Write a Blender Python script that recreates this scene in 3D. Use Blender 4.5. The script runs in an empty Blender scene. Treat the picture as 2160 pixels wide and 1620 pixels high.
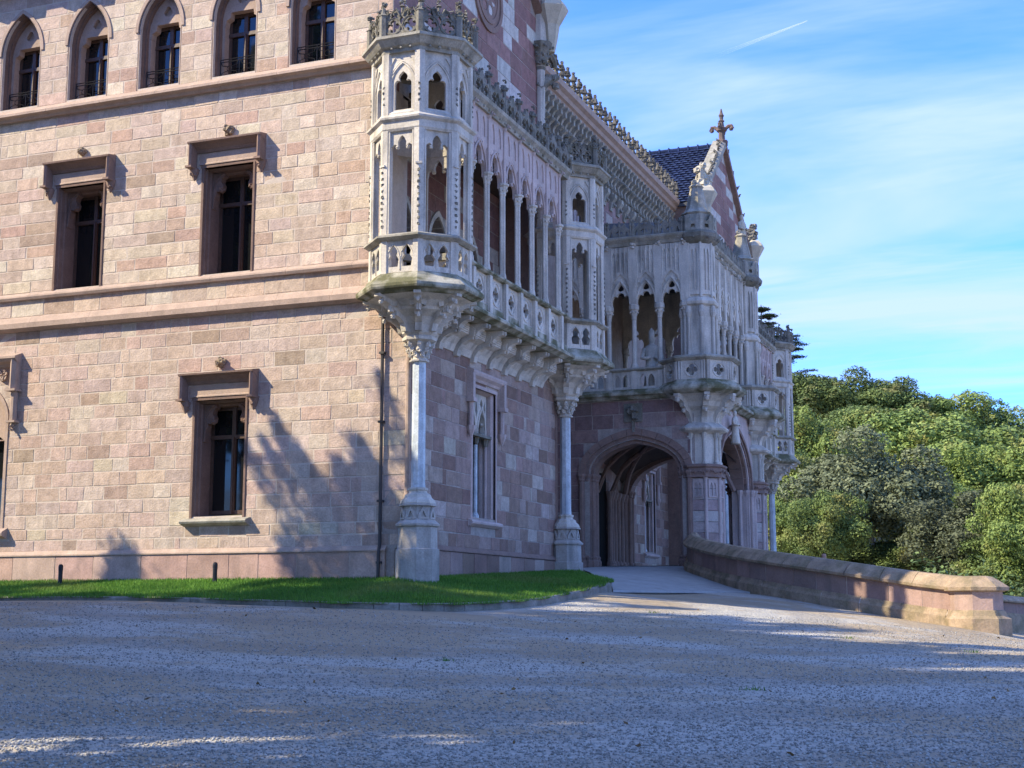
import bpy, math, random
import numpy as np
from mathutils import Vector, Matrix, Quaternion
from mathutils.geometry import tessellate_polygon
random.seed(7)
R = math.radians
PI = math.pi
sc = bpy.context.scene
col = sc.collection

# ------------------------------------------------------------------ camera
cam_d = bpy.data.cameras.new('camera')
cam = bpy.data.objects.new('camera', cam_d); col.objects.link(cam)
sc.camera = cam
cam_d.sensor_width = 36.0
cam_d.lens = 2976.0 / 2160.0 * 36.0
cam_d.clip_start = 0.1; cam_d.clip_end = 6000
CAM = Vector((13.0, -27.0, 0.0))
YAW = R(21.5); PITCH = math.atan(470 / 2976.0)
cam.location = CAM
cam.rotation_euler = (PI / 2 + PITCH, 0, YAW)
FH = Vector((-math.sin(YAW), math.cos(YAW), 0)); RH = Vector((math.cos(YAW), math.sin(YAW), 0))
UPV = -math.sin(PITCH) * FH + math.cos(PITCH) * Vector((0, 0, 1))
FW = math.cos(PITCH) * FH + math.sin(PITCH) * Vector((0, 0, 1))
def survey(px, py, depth):
    "a point of the place, measured from the photograph, at a given distance along the view"
    d = FW + RH * ((px - 1080) / 2976.0) - UPV * ((py - 810) / 2976.0)
    return CAM + d * (depth / d.dot(FH))

# ------------------------------------------------------------------ light
SUN_AZ = R(52); SUN_EL = R(39)
SUN_H = Vector((-math.sin(SUN_AZ), -math.cos(SUN_AZ), 0))
SUN = SUN_H * math.cos(SUN_EL) + Vector((0, 0, math.sin(SUN_EL)))
sd = bpy.data.lights.new('sun', 'SUN'); so = bpy.data.objects.new('sun', sd); col.objects.link(so)
sd.energy = 5.0; sd.angle = R(0.53); sd.color = (1.0, 0.885, 0.64)
so.rotation_euler = SUN.to_track_quat('Z', 'Y').to_euler()
so.location = (-30, -40, 60)
world = bpy.data.worlds.new('World'); sc.world = world
world.use_nodes = True
wt = world.node_tree; wt.nodes.clear()
def wn(t, **k):
    n = wt.nodes.new(t)
    for a, b in k.items(): setattr(n, a, b)
    return n
sky = wn('ShaderNodeTexSky', sky_type='NISHITA', sun_disc=False, sun_elevation=SUN_EL,
         sun_rotation=math.atan2(SUN.x, SUN.y), altitude=50, air_density=0.95, dust_density=0.0, ozone_density=3.6)
bg = wn('ShaderNodeBackground'); bg.inputs[1].default_value = 0.135
wo = wn('ShaderNodeOutputWorld')
# cirrus: noise on the sky's plane, stretched along the wind
tc = wn('ShaderNodeTexCoord'); sx = wn('ShaderNodeSeparateXYZ')
wt.links.new(tc.outputs['Generated'], sx.inputs[0])
zz = wn('ShaderNodeMath', operation='MAXIMUM'); zz.inputs[1].default_value = 0.06
wt.links.new(sx.outputs['Z'], zz.inputs[0])
dx = wn('ShaderNodeMath', operation='DIVIDE'); dy = wn('ShaderNodeMath', operation='DIVIDE')
wt.links.new(sx.outputs['X'], dx.inputs[0]); wt.links.new(zz.outputs[0], dx.inputs[1])
wt.links.new(sx.outputs['Y'], dy.inputs[0]); wt.links.new(zz.outputs[0], dy.inputs[1])
cb = wn('ShaderNodeCombineXYZ'); wt.links.new(dx.outputs[0], cb.inputs[0]); wt.links.new(dy.outputs[0], cb.inputs[1])
def cirrus(rot, sc_, nscale, detail, lo, hi, off):
    mp = wn('ShaderNodeMapping'); mp.inputs['Rotation'].default_value = (0, 0, R(rot)); mp.inputs['Scale'].default_value = sc_
    mp.inputs['Location'].default_value = off
    wt.links.new(cb.outputs[0], mp.inputs[0])
    nz = wn('ShaderNodeTexNoise'); nz.inputs['Scale'].default_value = nscale; nz.inputs['Detail'].default_value = detail
    nz.inputs['Roughness'].default_value = 0.55; nz.inputs['Distortion'].default_value = 0.6
    wt.links.new(mp.outputs[0], nz.inputs[0])
    mr = wn('ShaderNodeMapRange', interpolation_type='SMOOTHSTEP'); mr.inputs[1].default_value = lo; mr.inputs[2].default_value = hi
    wt.links.new(nz.outputs[0], mr.inputs[0]); return mr
c1 = cirrus(38, (0.55, 1.0, 1), 0.60, 6, 0.37, 0.70, (0.3, 1.7, 0))
c2 = cirrus(30, (0.5, 1.5, 1), 1.5, 9, 0.42, 0.80, (4.0, 0.2, 0))
ad = wn('ShaderNodeMath', operation='MULTIPLY_ADD'); ad.inputs[1].default_value = 0.50
wt.links.new(c2.outputs[0], ad.inputs[0])
m1 = wn('ShaderNodeMath', operation='MULTIPLY'); m1.inputs[1].default_value = 0.85
wt.links.new(c1.outputs[0], m1.inputs[0]); wt.links.new(m1.outputs[0], ad.inputs[2])
cl = wn('ShaderNodeMath', operation='MINIMUM'); cl.inputs[1].default_value = 0.92
wt.links.new(ad.outputs[0], cl.inputs[0])
mx = wn('ShaderNodeMix', data_type='RGBA'); mx.inputs[7].default_value = (2.9, 3.8, 5.6, 1)
tint = wn('ShaderNodeMix', data_type='RGBA', blend_type='MULTIPLY'); tint.inputs[0].default_value = 1.0
tint.inputs[7].default_value = (0.53, 1.0, 2.05, 1)
wt.links.new(sky.outputs[0], tint.inputs[6])
wt.links.new(cl.outputs[0], mx.inputs[0]); wt.links.new(tint.outputs[2], mx.inputs[6])
wt.links.new(mx.outputs[2], bg.inputs[0]); wt.links.new(bg.outputs[0], wo.inputs[0])
vs = sc.view_settings
vs.view_transform = 'Standard'; vs.look = 'None'; vs.gamma = 1.0; vs.use_curve_mapping = False
vs.exposure = 0.85
sc.cycles.max_bounces = 6; sc.cycles.diffuse_bounces = 3; sc.cycles.transparent_max_bounces = 8
sc.cycles.use_denoising = True

# ------------------------------------------------------------------ materials
def nodes(name):
    m = bpy.data.materials.new(name); m.use_nodes = True
    t = m.node_tree; b = t.nodes['Principled BSDF']
    def N(ty, **k):
        n = t.nodes.new(ty)
        for a, v in k.items(): setattr(n, a, v)
        return n
    def L(a, b_): t.links.new(a, b_)
    return m, t, b, N, L
def c4(c): return (c[0], c[1], c[2], 1.0)
def stone_mat(name, base=None, vary=0.22, scale=2.2, bump=0.5, rough=0.88, stain=0.35, moss=0.0, fine=26.0, grime=(0.10, 0.095, 0.085), spec=0.25):
    m, t, b, N, L = nodes(name)
    geo = N('ShaderNodeNewGeometry')
    if base is None:
        at = N('ShaderNodeAttribute', attribute_name='Col'); src = at.outputs['Color']
    else:
        rgb = N('ShaderNodeRGB'); rgb.outputs[0].default_value = c4(base); src = rgb.outputs[0]
    n1 = N('ShaderNodeTexNoise'); n1.inputs['Scale'].default_value = scale; n1.inputs['Detail'].default_value = 6; n1.inputs['Roughness'].default_value = 0.65
    n2 = N('ShaderNodeTexNoise'); n2.inputs['Scale'].default_value = fine; n2.inputs['Detail'].default_value = 4
    L(geo.outputs['Position'], n1.inputs[0]); L(geo.outputs['Position'], n2.inputs[0])
    r1 = N('ShaderNodeMapRange'); r1.inputs[1].default_value = 0.3; r1.inputs[2].default_value = 0.7; r1.inputs[3].default_value = 1 - vary; r1.inputs[4].default_value = 1 + vary
    L(n1.outputs[0], r1.inputs[0])
    r2 = N('ShaderNodeMapRange'); r2.inputs[1].default_value = 0.3; r2.inputs[2].default_value = 0.7; r2.inputs[3].default_value = 1 - vary * 0.6; r2.inputs[4].default_value = 1 + vary * 0.6
    L(n2.outputs[0], r2.inputs[0])
    mu = N('ShaderNodeMath', operation='MULTIPLY'); L(r1.outputs[0], mu.inputs[0]); L(r2.outputs[0], mu.inputs[1])
    vm = N('ShaderNodeVectorMath', operation='SCALE'); L(src, vm.inputs[0]); L(mu.outputs[0], vm.inputs['Scale'])
    out = vm.outputs[0]
    if stain > 0:   # rain streaks: noise drawn out downwards
        mp = N('ShaderNodeMapping'); mp.inputs['Scale'].default_value = (3.2, 3.2, 0.5); L(geo.outputs['Position'], mp.inputs[0])
        n3 = N('ShaderNodeTexNoise'); n3.inputs['Scale'].default_value = 1.4; n3.inputs['Detail'].default_value = 5; L(mp.outputs[0], n3.inputs[0])
        r3 = N('ShaderNodeMapRange'); r3.inputs[1].default_value = 0.5; r3.inputs[2].default_value = 0.75; r3.inputs[4].default_value = stain
        L(n3.outputs[0], r3.inputs[0])
        mx3 = N('ShaderNodeMix', data_type='RGBA'); mx3.inputs[7].default_value = c4(grime)
        L(r3.outputs[0], mx3.inputs[0]); L(out, mx3.inputs[6]); out = mx3.outputs[2]
    if moss > 0:
        n4 = N('ShaderNodeTexNoise'); n4.inputs['Scale'].default_value = 2.6; n4.inputs['Detail'].default_value = 7; L(geo.outputs['Position'], n4.inputs[0])
        r4 = N('ShaderNodeMapRange'); r4.inputs[1].default_value = 0.52 - 0.16 * moss; r4.inputs[2].default_value = 0.68 - 0.1 * moss; r4.inputs[4].default_value = min(1, moss)
        L(n4.outputs[0], r4.inputs[0])
        mo = N('ShaderNodeMix', data_type='RGBA'); mo.inputs[6].default_value = (0.05, 0.052, 0.030, 1); mo.inputs[7].default_value = (0.13, 0.125, 0.045, 1)
        L(n2.outputs[0], mo.inputs[0])
        mx4 = N('ShaderNodeMix', data_type='RGBA'); L(r4.outputs[0], mx4.inputs[0]); L(out, mx4.inputs[6]); L(mo.outputs[2], mx4.inputs[7]); out = mx4.outputs[2]
    L(out, b.inputs['Base Color'])
    b.inputs['Roughness'].default_value = rough; b.inputs['Specular IOR Level'].default_value = spec
    ads = N('ShaderNodeMath', operation='MULTIPLY_ADD'); ads.inputs[1].default_value = 0.45
    L(n2.outputs[0], ads.inputs[0]); L(n1.outputs[0], ads.inputs[2])
    bp = N('ShaderNodeBump'); bp.inputs['Strength'].default_value = bump; bp.inputs['Distance'].default_value = 0.03
    L(ads.outputs[0], bp.inputs['Height']); L(bp.outputs[0], b.inputs['Normal'])
    return m
def plain_mat(name, base, rough=0.5, metal=0.0, vary=0.15, scale=8.0, bump=0.15, spec=0.4):
    m, t, b, N, L = nodes(name)
    geo = N('ShaderNodeNewGeometry')
    n1 = N('ShaderNodeTexNoise'); n1.inputs['Scale'].default_value = scale; n1.inputs['Detail'].default_value = 4
    L(geo.outputs['Position'], n1.inputs[0])
    r1 = N('ShaderNodeMapRange'); r1.inputs[1].default_value = 0.3; r1.inputs[2].default_value = 0.7; r1.inputs[3].default_value = 1 - vary; r1.inputs[4].default_value = 1 + vary
    L(n1.outputs[0], r1.inputs[0])
    vm = N('ShaderNodeVectorMath', operation='SCALE'); vm.inputs[0].default_value = base; L(r1.outputs[0], vm.inputs['Scale'])
    L(vm.outputs[0], b.inputs['Base Color'])
    b.inputs['Roughness'].default_value = rough; b.inputs['Metallic'].default_value = metal; b.inputs['Specular IOR Level'].default_value = spec
    bp = N('ShaderNodeBump'); bp.inputs['Strength'].default_value = bump; bp.inputs['Distance'].default_value = 0.02
    L(n1.outputs[0], bp.inputs['Height']); L(bp.outputs[0], b.inputs['Normal'])
    return m
def leaf_mat(name, dark, light, autumn=None, trans=0.35):
    m, t, b, N, L = nodes(name)
    geo = N('ShaderNodeNewGeometry'); oi = N('ShaderNodeObjectInfo')
    n1 = N('ShaderNodeTexNoise'); n1.inputs['Scale'].default_value = 0.55; n1.inputs['Detail'].default_value = 5
    L(geo.outputs['Position'], n1.inputs[0])
    wnz = N('ShaderNodeTexWhiteNoise'); L(geo.outputs['Random Per Island'], wnz.inputs[0]) if False else None
    a = N('ShaderNodeMath', operation='MULTIPLY_ADD'); a.inputs[1].default_value = 0.45
    L(geo.outputs['Random Per Island'], a.inputs[0]); L(n1.outputs[0], a.inputs[2])
    r1 = N('ShaderNodeMapRange'); r1.inputs[1].default_value = 0.4; r1.inputs[2].default_value = 1.0; L(a.outputs[0], r1.inputs[0])
    mx_ = N('ShaderNodeMix', data_type='RGBA'); mx_.inputs[6].default_value = c4(dark); mx_.inputs[7].default_value = c4(light)
    L(r1.outputs[0], mx_.inputs[0]); out = mx_.outputs[2]
    if autumn:
        n2 = N('ShaderNodeTexNoise'); n2.inputs['Scale'].default_value = 0.3; n2.inputs['Detail'].default_value = 3; L(geo.outputs['Position'], n2.inputs[0])
        r2 = N('ShaderNodeMapRange'); r2.inputs[1].default_value = 0.54; r2.inputs[2].default_value = 0.72; r2.inputs[4].default_value = 0.8; L(n2.outputs[0], r2.inputs[0])
        mx2 = N('ShaderNodeMix', data_type='RGBA'); mx2.inputs[7].default_value = c4(autumn); L(r2.outputs[0], mx2.inputs[0]); L(out, mx2.inputs[6]); out = mx2.outputs[2]
    hs = N('ShaderNodeHueSaturation'); rr = N('ShaderNodeMapRange'); rr.inputs[3].default_value = 0.75; rr.inputs[4].default_value = 1.25
    L(oi.outputs['Random'], rr.inputs[0]); L(rr.outputs[0], hs.inputs['Value']); L(out, hs.inputs['Color']); out = hs.outputs[0]
    L(out, b.inputs['Base Color']); b.inputs['Roughness'].default_value = 0.6; b.inputs['Specular IOR Level'].default_value = 0.2
    tr = N('ShaderNodeBsdfTranslucent'); L(out, tr.inputs[0])
    ms = N('ShaderNodeMixShader'); ms.inputs[0].default_value = trans
    L(b.outputs[0], ms.inputs[1]); L(tr.outputs[0], ms.inputs[2])
    L(ms.outputs[0], t.nodes['Material Output'].inputs[0])
    return m
M = {}
M['ashlar'] = stone_mat('sandstone_ashlar', None, 0.22, 4.5, 0.75, stain=0.30, grime=(0.20, 0.13, 0.09))
M['mortar'] = stone_mat('lime_mortar', (0.50, 0.42, 0.355), 0.12, 6.0, 0.4, stain=0.1)
M['mortar_dark'] = stone_mat('shaded_wall_mortar', (0.34, 0.285, 0.25), 0.2, 5.0, 0.4, stain=0.3)  # darker copy of the mortar for shaded walls; shade is in its colour
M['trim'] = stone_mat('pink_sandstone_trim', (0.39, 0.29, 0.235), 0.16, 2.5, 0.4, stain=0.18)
M['trim_dark'] = stone_mat('dark_trim_and_hood_shade', (0.24, 0.16, 0.13), 0.18, 2.5, 0.45, stain=0.25)
M['lime'] = stone_mat('pale_limestone', (0.55, 0.50, 0.43), 0.2, 1.7, 0.5, stain=0.6, moss=0.0, grime=(0.13, 0.12, 0.10))
M['lime_pink'] = stone_mat('pinkish_limestone', (0.48, 0.38, 0.35), 0.18, 1.4, 0.45, stain=0.3)
M['lime_worn'] = stone_mat('weathered_limestone', (0.34, 0.315, 0.265), 0.25, 2.2, 0.6, stain=0.6, moss=0.35)
M['lime_moss'] = stone_mat('mossy_limestone', (0.42, 0.39, 0.31), 0.25, 2.0, 0.6, stain=0.4, moss=0.9)
M['lime_grey'] = stone_mat('grey_limestone', (0.40, 0.36, 0.32), 0.2, 1.8, 0.55, stain=0.5)
M['finial_stone'] = stone_mat('dark_finial_stone', (0.16, 0.11, 0.09), 0.25, 2.5, 0.5, stain=0.5)
M['crocket'] = stone_mat('dark_crocket_stone', (0.13, 0.12, 0.10), 0.3, 4.0, 0.6, stain=0.5)  # darkness of a silhouette against the sky is put into this colour
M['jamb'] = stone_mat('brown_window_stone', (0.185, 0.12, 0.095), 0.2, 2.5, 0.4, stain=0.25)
M['carved'] = stone_mat('grimy_carved_stone', (0.20, 0.185, 0.155), 0.3, 3.0, 0.6, stain=0.6, moss=0.3)
M['rosette'] = stone_mat('dark_carved_stone', (0.26, 0.20, 0.14), 0.3, 6.0, 0.6, stain=0.5)
M['marble'] = stone_mat('grey_blue_marble', (0.48, 0.52, 0.54), 0.28, 3.2, 0.2, rough=0.5, stain=0.75, grime=(0.20, 0.24, 0.28), spec=0.4)
M['plinth'] = stone_mat('plinth_sandstone', None, 0.22, 1.6, 0.5, stain=0.35)
M['wood'] = plain_mat('brown_window_wood', (0.085, 0.05, 0.036), 0.45, vary=0.2, scale=14)
M['wood_pale'] = plain_mat('grey_painted_wood', (0.34, 0.33, 0.30), 0.5, vary=0.1)
M['iron'] = plain_mat('wrought_iron', (0.022, 0.022, 0.026), 0.5, 0.4)
M['pipe'] = plain_mat('downpipe_metal', (0.055, 0.05, 0.05), 0.5, 0.3)
M['slate'] = plain_mat('dark_lead_roof', (0.05, 0.055, 0.065), 0.6)
M['dark'] = plain_mat('dark_interior', (0.012, 0.011, 0.010), 0.9, spec=0.05)
M['render_in'] = stone_mat('interior_plaster', (0.11, 0.085, 0.07), 0.2, 1.4, 0.3, stain=0.2)
M['granite'] = stone_mat('kerb_stone', (0.24, 0.22, 0.19), 0.25, 3.0, 0.6, stain=0.5, moss=0.35)
M['parapet'] = stone_mat('parapet_sandstone', None, 0.16, 2.5, 0.5, stain=0.3)
M['coping'] = stone_mat('coping_sandstone', (0.34, 0.25, 0.17), 0.25, 2.5, 0.65, stain=0.5, moss=0.45)
M['blue_tile'] = plain_mat('glazed_blue_tile', (0.014, 0.020, 0.055), 0.28, vary=0.5, scale=3.0, spec=0.6)
M['bark'] = plain_mat('bark', (0.09, 0.07, 0.055), 0.9, vary=0.4, scale=5, bump=0.8, spec=0.1)
M['bark_pale'] = plain_mat('pale_bark', (0.35, 0.32, 0.27), 0.9, vary=0.3, scale=5, bump=0.8, spec=0.1)
M['white_stone'] = stone_mat('white_statue_stone', (0.50, 0.45, 0.35), 0.15, 3.0, 0.4, stain=0.25)
def glass_mat():
    m, t, b, N, L = nodes('window_glass')
    geo = N('ShaderNodeNewGeometry'); n1 = N('ShaderNodeTexNoise'); n1.inputs['Scale'].default_value = 1.3
    L(geo.outputs['Position'], n1.inputs[0])
    b.inputs['Base Color'].default_value = (0.010, 0.011, 0.012, 1); b.inputs['Roughness'].default_value = 0.04
    b.inputs['IOR'].default_value = 1.5
    bp = N('ShaderNodeBump'); bp.inputs['Strength'].default_value = 0.04; bp.inputs['Distance'].default_value = 0.05
    L(n1.outputs[0], bp.inputs['Height']); L(bp.outputs[0], b.inputs['Normal'])
    return m
M['glass'] = glass_mat()

# ------------------------------------------------------------------ mesh helpers
Z = Vector((0, 0, 1))
class Fr:
    "a wall frame: a along the wall, b up, c outwards"
    def __init__(s, o, u, w): s.o = Vector(o); s.u = Vector(u); s.w = Vector(w)
    def __call__(s, a, b, c): return s.o + s.u * a + Z * b + s.w * c
    def sh(s, a=0, b=0, c=0): return Fr(s(a, b, c), s.u, s.w)
class MB:
    def __init__(s): s.v = []; s.f = []; s.c = []; s.cur = None
    def add(s, vs_, fs_):
        n = len(s.v); s.v.extend([tuple(p) for p in vs_])
        for f in fs_:
            s.f.append(tuple(i + n for i in f)); s.c.append(s.cur)
        return s
    def box(s, fr, a0, a1, b0, b1, c0, c1):
        P = [fr(a, b, c) for c in (c0, c1) for b in (b0, b1) for a in (a0, a1)]
        return s.add(P, [(0, 2, 3, 1), (4, 5, 7, 6), (0, 1, 5, 4), (2, 6, 7, 3), (0, 4, 6, 2), (1, 3, 7, 5)])
    def plate(s, fr, loops, c0, c1, back=True):
        fl = [p for l in loops for p in l]
        tri = tessellate_polygon([[Vector((p[0], p[1], 0)) for p in l] for l in loops])
        n = len(fl)
        P = [fr(p[0], p[1], c1) for p in fl] + [fr(p[0], p[1], c0) for p in fl]
        F_ = [tuple(t) for t in tri]
        if back: F_ += [tuple(i + n for i in reversed(t)) for t in tri]
        k = 0
        for l in loops:
            m = len(l)
            for i in range(m):
                j = (i + 1) % m; F_.append((k + i, k + j, k + j + n, k + i + n))
            k += m
        return s.add(P, F_)
    def sweep(s, fr, prof, a0, a1):
        "closed (c,b) profile run along a, with ends"
        n = len(prof)
        P = [fr(a0, b, c) for c, b in prof] + [fr(a1, b, c) for c, b in prof]
        F_ = [(i, (i + 1) % n, (i + 1) % n + n, i + n) for i in range(n)]
        tri = tessellate_polygon([[Vector((c, b, 0)) for c, b in prof]])
        F_ += [tuple(t) for t in tri] + [tuple(i + n for i in t) for t in tri]
        return s.add(P, F_)
    def lathe(s, ctr, prof, n=8, a0=None, cap=True, sx=1.0, sy=1.0):
        "open (r,z) profile turned about the vertical through ctr"
        if a0 is None: a0 = PI / n
        c = Vector(ctr); P = []; m = len(prof)
        for r, z in prof:
            for k in range(n):
                a = a0 + 2 * PI * k / n
                P.append((c.x + sx * r * math.cos(a), c.y + sy * r * math.sin(a), c.z + z))
        F_ = [(i * n + k, i * n + (k + 1) % n, (i + 1) * n + (k + 1) % n, (i + 1) * n + k) for i in range(m - 1) for k in range(n)]
        if cap:
            F_.append(tuple(reversed(range(n)))); F_.append(tuple(range((m - 1) * n, m * n)))
        return s.add(P, F_)
    def ring(s, ctr, prof, n=8, a0=None):
        "closed (r,z) profile turned about the vertical: a hollow band"
        if a0 is None: a0 = PI / n
        c = Vector(ctr); P = []; m = len(prof)
        for r, z in prof:
            for k in range(n):
                a = a0 + 2 * PI * k / n; P.append((c.x + r * math.cos(a), c.y + r * math.sin(a), c.z + z))
        F_ = [(i * n + k, i * n + (k + 1) % n, ((i + 1) % m) * n + (k + 1) % n, ((i + 1) % m) * n + k) for i in range(m) for k in range(n)]
        return s.add(P, F_)
    def tube(s, pts, r, n=6, taper=None, close=False):
        pts = [Vector(p) for p in pts]; P = []; m = len(pts)
        ref = Vector((0.31, 0.17, 0.93))
        for i, p in enumerate(pts):
            if close: t = pts[(i + 1) % m] - pts[i - 1]
            else: t = pts[min(i + 1, m - 1)] - pts[max(i - 1, 0)]
            t.normalize(); x = t.cross(ref)
            if x.length < 0.05: x = t.cross(Vector((1, 0, 0)))
            x.normalize(); y = t.cross(x)
            rr = r if taper is None else r + (taper - r) * i / max(1, m - 1)
            for k in range(n):
                a = 2 * PI * k / n; P.append(p + x * (rr * math.cos(a)) + y * (rr * math.sin(a)))
        F_ = [(i * n + k, i * n + (k + 1) % n, (i + 1) * n + (k + 1) % n, (i + 1) * n + k) for i in range(m - 1) for k in range(n)]
        if close: F_ += [((m - 1) * n + k, (m - 1) * n + (k + 1) % n, (k + 1) % n, k) for k in range(n)]
        else: F_ += [tuple(reversed(range(n))), tuple(range((m - 1) * n, m * n))]
        return s.add(P, F_)
    def blob(s, c, r, n=6, m=4, sq=(1, 1, 1), jit=0.18):
        c = Vector(c); P = [c + Vector((0, 0, -r * sq[2]))]
        for i in range(1, m):
            ph = -PI / 2 + PI * i / m
            for k in range(n):
                a = 2 * PI * k / n + i * 0.4; q = r * (1 + random.uniform(-jit, jit))
                P.append(c + Vector((q * sq[0] * math.cos(ph) * math.cos(a), q * sq[1] * math.cos(ph) * math.sin(a), q * sq[2] * math.sin(ph))))
        P.append(c + Vector((0, 0, r * sq[2])))
        F_ = [(0, 1 + (k + 1) % n, 1 + k) for k in range(n)]
        for i in range(m - 2):
            o = 1 + i * n
            F_ += [(o + k, o + (k + 1) % n, o + n + (k + 1) % n, o + n + k) for k in range(n)]
        o = 1 + (m - 2) * n; e = len(P) - 1
        F_ += [(o + k, o + (k + 1) % n, e) for k in range(n)]
        return s.add(P, F_)
    def leafy(s, c, r, k=7, flat=None):
        "a knot of carved foliage"
        c = Vector(c)
        for i in range(k):
            d = Vector((random.gauss(0, 1), random.gauss(0, 1), random.gauss(0, 1))).normalized() * r * random.uniform(0.35, 0.75)
            if flat is not None: d -= flat * d.dot(flat) * 0.5
            s.blob(c + d, r * random.uniform(0.3, 0.5), 5, 3, jit=0.3)
        return s
def mesh_of(mb, name, mat, smooth=False):
    me = bpy.data.meshes.new(name); me.from_pydata(mb.v, [], mb.f); me.materials.append(mat)
    if any(c is not None for c in mb.c):
        at = me.color_attributes.new('Col', 'FLOAT_COLOR', 'CORNER')
        buf = np.ones((len(me.loops), 4), dtype=np.float32); i = 0
        for f, c in zip(mb.f, mb.c):
            if c is not None: buf[i:i + len(f), :3] = c
            i += len(f)
        at.data.foreach_set('color', buf.ravel())
    if smooth: me.polygons.foreach_set('use_smooth', [True] * len(me.polygons))
    me.update(); return me
def ob(name, mb, mat, parent=None, label=None, smooth=False, loc=None, kind=None, color=None):
    me = mb if isinstance(mb, bpy.types.Mesh) else mesh_of(mb, name, mat, smooth)
    o = bpy.data.objects.new(name, me); col.objects.link(o)
    if parent is not None:
        o.parent = parent
        if loc is None: o.matrix_parent_inverse = parent_world(parent).inverted()
        else: o.location = loc
    elif loc is not None: o.location = loc
    if label: o['label'] = label
    if kind: o['kind'] = kind
    return o
def parent_world(p):
    return Matrix.Translation(Vector(p.get('_w', (0, 0, 0))))
def empty(name, loc, parent=None, label=None):
    o = bpy.data.objects.new(name, None); col.objects.link(o)
    o.empty_display_size = 0.3
    if parent is not None:
        o.parent = parent; o.location = Vector(loc) - Vector(parent.get('_w', (0, 0, 0)))
    else: o.location = loc
    o['_w'] = tuple(loc)
    if label: o['label'] = label
    return o
def tag(o, label, cat, group=None, kind=None):
    o['label'] = label
    if cat: o['category'] = cat
    if group: o['group'] = group
    if kind: o['kind'] = kind
    return o
def structure(name, mb, mat, smooth=False):
    o = ob(name, mb, mat, smooth=smooth); o['kind'] = 'structure'; return o
def copy_part(src, parent, dloc, name=None):
    "copy of a part (an Empty with its pieces), moved by dloc"
    c = src.copy(); col.objects.link(c); c.parent = parent; c.location = src.location + Vector(dloc)
    c['_w'] = tuple(Vector(src['_w']) + Vector(dloc))
    for ch in src.children:
        g = ch.copy(); col.objects.link(g); g.parent = c
    return c
# ------------------------------------------------------------------ outlines
def pointed(a0, a1, zb, zs, za, n=8):
    w = (a1 - a0) / 2; h = za - zs; mid = (a0 + a1) / 2
    half = arch_half(w, h, n)
    return [(a0, zb), (a1, zb)] + [(mid + x, zs + z) for x, z in half] + [(mid - x, zs + z) for x, z in reversed(half[:-1])]
def arch_half(w, h, n=8):
    "right half of an arch from the springing (w,0) to the apex (0,h)"
    if h >= w:
        r = (w * w + h * h) / (2 * w); a = math.asin(min(1, h / r))
        return [(w - r + r * math.cos(a * i / n), r * math.sin(a * i / n)) for i in range(n)] + [(0.0, h)]
    out = []
    for i in range(n):
        s_ = math.cos(PI / 2 * i / n) ** 1.0
        out.append((w * s_, h * (0.74 * (1 - s_ ** 2.5) ** (1 / 2.3) + 0.26 * (1 - s_))))
    return out + [(0.0, h)]
def keyhole(mid, w, z0, z1):
    rt = [(1, 0), (0.97, 0.22), (0.82, 0.42), (0.6, 0.5), (0.38, 0.42), (0.5, 0.62), (0.54, 0.85), (0.42, 1.1), (0.2, 1.32)]
    r_ = [(w, z0)] + [(w * x, z1 + w * y) for x, y in rt]
    pts = [(mid - w, z0)] + [(mid + x, z) for x, z in r_] + [(mid, z1 + w * 1.46)] + [(mid - x, z) for x, z in reversed(r_[1:])]
    return pts
def cusped(mid, w, z0, zs, za):
    "pointed opening whose head carries two cusps"
    h = za - zs
    rt = [(1, 0), (0.92, 0.2), (0.74, 0.36), (0.52, 0.4), (0.40, 0.34), (0.42, 0.55), (0.36, 0.74), (0.18, 0.9)]
    r_ = [(w, z0)] + [(w * x, zs + h * y) for x, y in rt]
    return [(mid - w, z0)] + [(mid + x, z) for x, z in r_] + [(mid, za)] + [(mid - x, z) for x, z in reversed(r_[1:])]
def quatrefoil(ca, cb_, r, n=6, rot=0.0):
    out = []
    for k in range(4):
        q = rot + k * PI / 2; x0 = ca + 0.5 * r * math.cos(q); y0 = cb_ + 0.5 * r * math.sin(q)
        for i in range(n):
            t = q - R(125) + R(250) * i / (n - 1)
            out.append((x0 + 0.44 * r * math.cos(t), y0 + 0.44 * r * math.sin(t)))
    return out
def circle(ca, cb_, r, n=12): return [(ca + r * math.cos(2 * PI * i / n), cb_ + r * math.sin(2 * PI * i / n)) for i in range(n)]
def rect(a0, a1, b0, b1): return [(a0, b0), (a1, b0), (a1, b1), (a0, b1)]
# ------------------------------------------------------------------ masonry
PAL_LOW = [((0.45, 0.325, 0.27), 6), ((0.48, 0.36, 0.305), 6), ((0.40, 0.275, 0.23), 3), ((0.50, 0.40, 0.34), 3), ((0.32, 0.225, 0.175), 1.0), ((0.49, 0.40, 0.30), 0.8), ((0.44, 0.335, 0.295), 4)]
PAL_UP = [((0.47, 0.355, 0.29), 5), ((0.50, 0.40, 0.32), 6), ((0.41, 0.28, 0.225), 3), ((0.55, 0.465, 0.385), 4), ((0.34, 0.245, 0.195), 1.2), ((0.50, 0.405, 0.31), 1.0), ((0.45, 0.345, 0.30), 4)]
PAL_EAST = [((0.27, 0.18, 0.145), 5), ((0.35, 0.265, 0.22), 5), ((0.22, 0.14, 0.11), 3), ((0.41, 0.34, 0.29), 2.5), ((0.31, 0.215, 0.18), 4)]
PAL_STRIPE = [((0.25, 0.14, 0.125), 8), ((0.29, 0.17, 0.15), 6), ((0.50, 0.47, 0.43), 4.5)]
PAL_DARK = [((0.25, 0.16, 0.145), 6), ((0.20, 0.13, 0.12), 4), ((0.31, 0.22, 0.20), 3), ((0.38, 0.32, 0.28), 1)]
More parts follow.
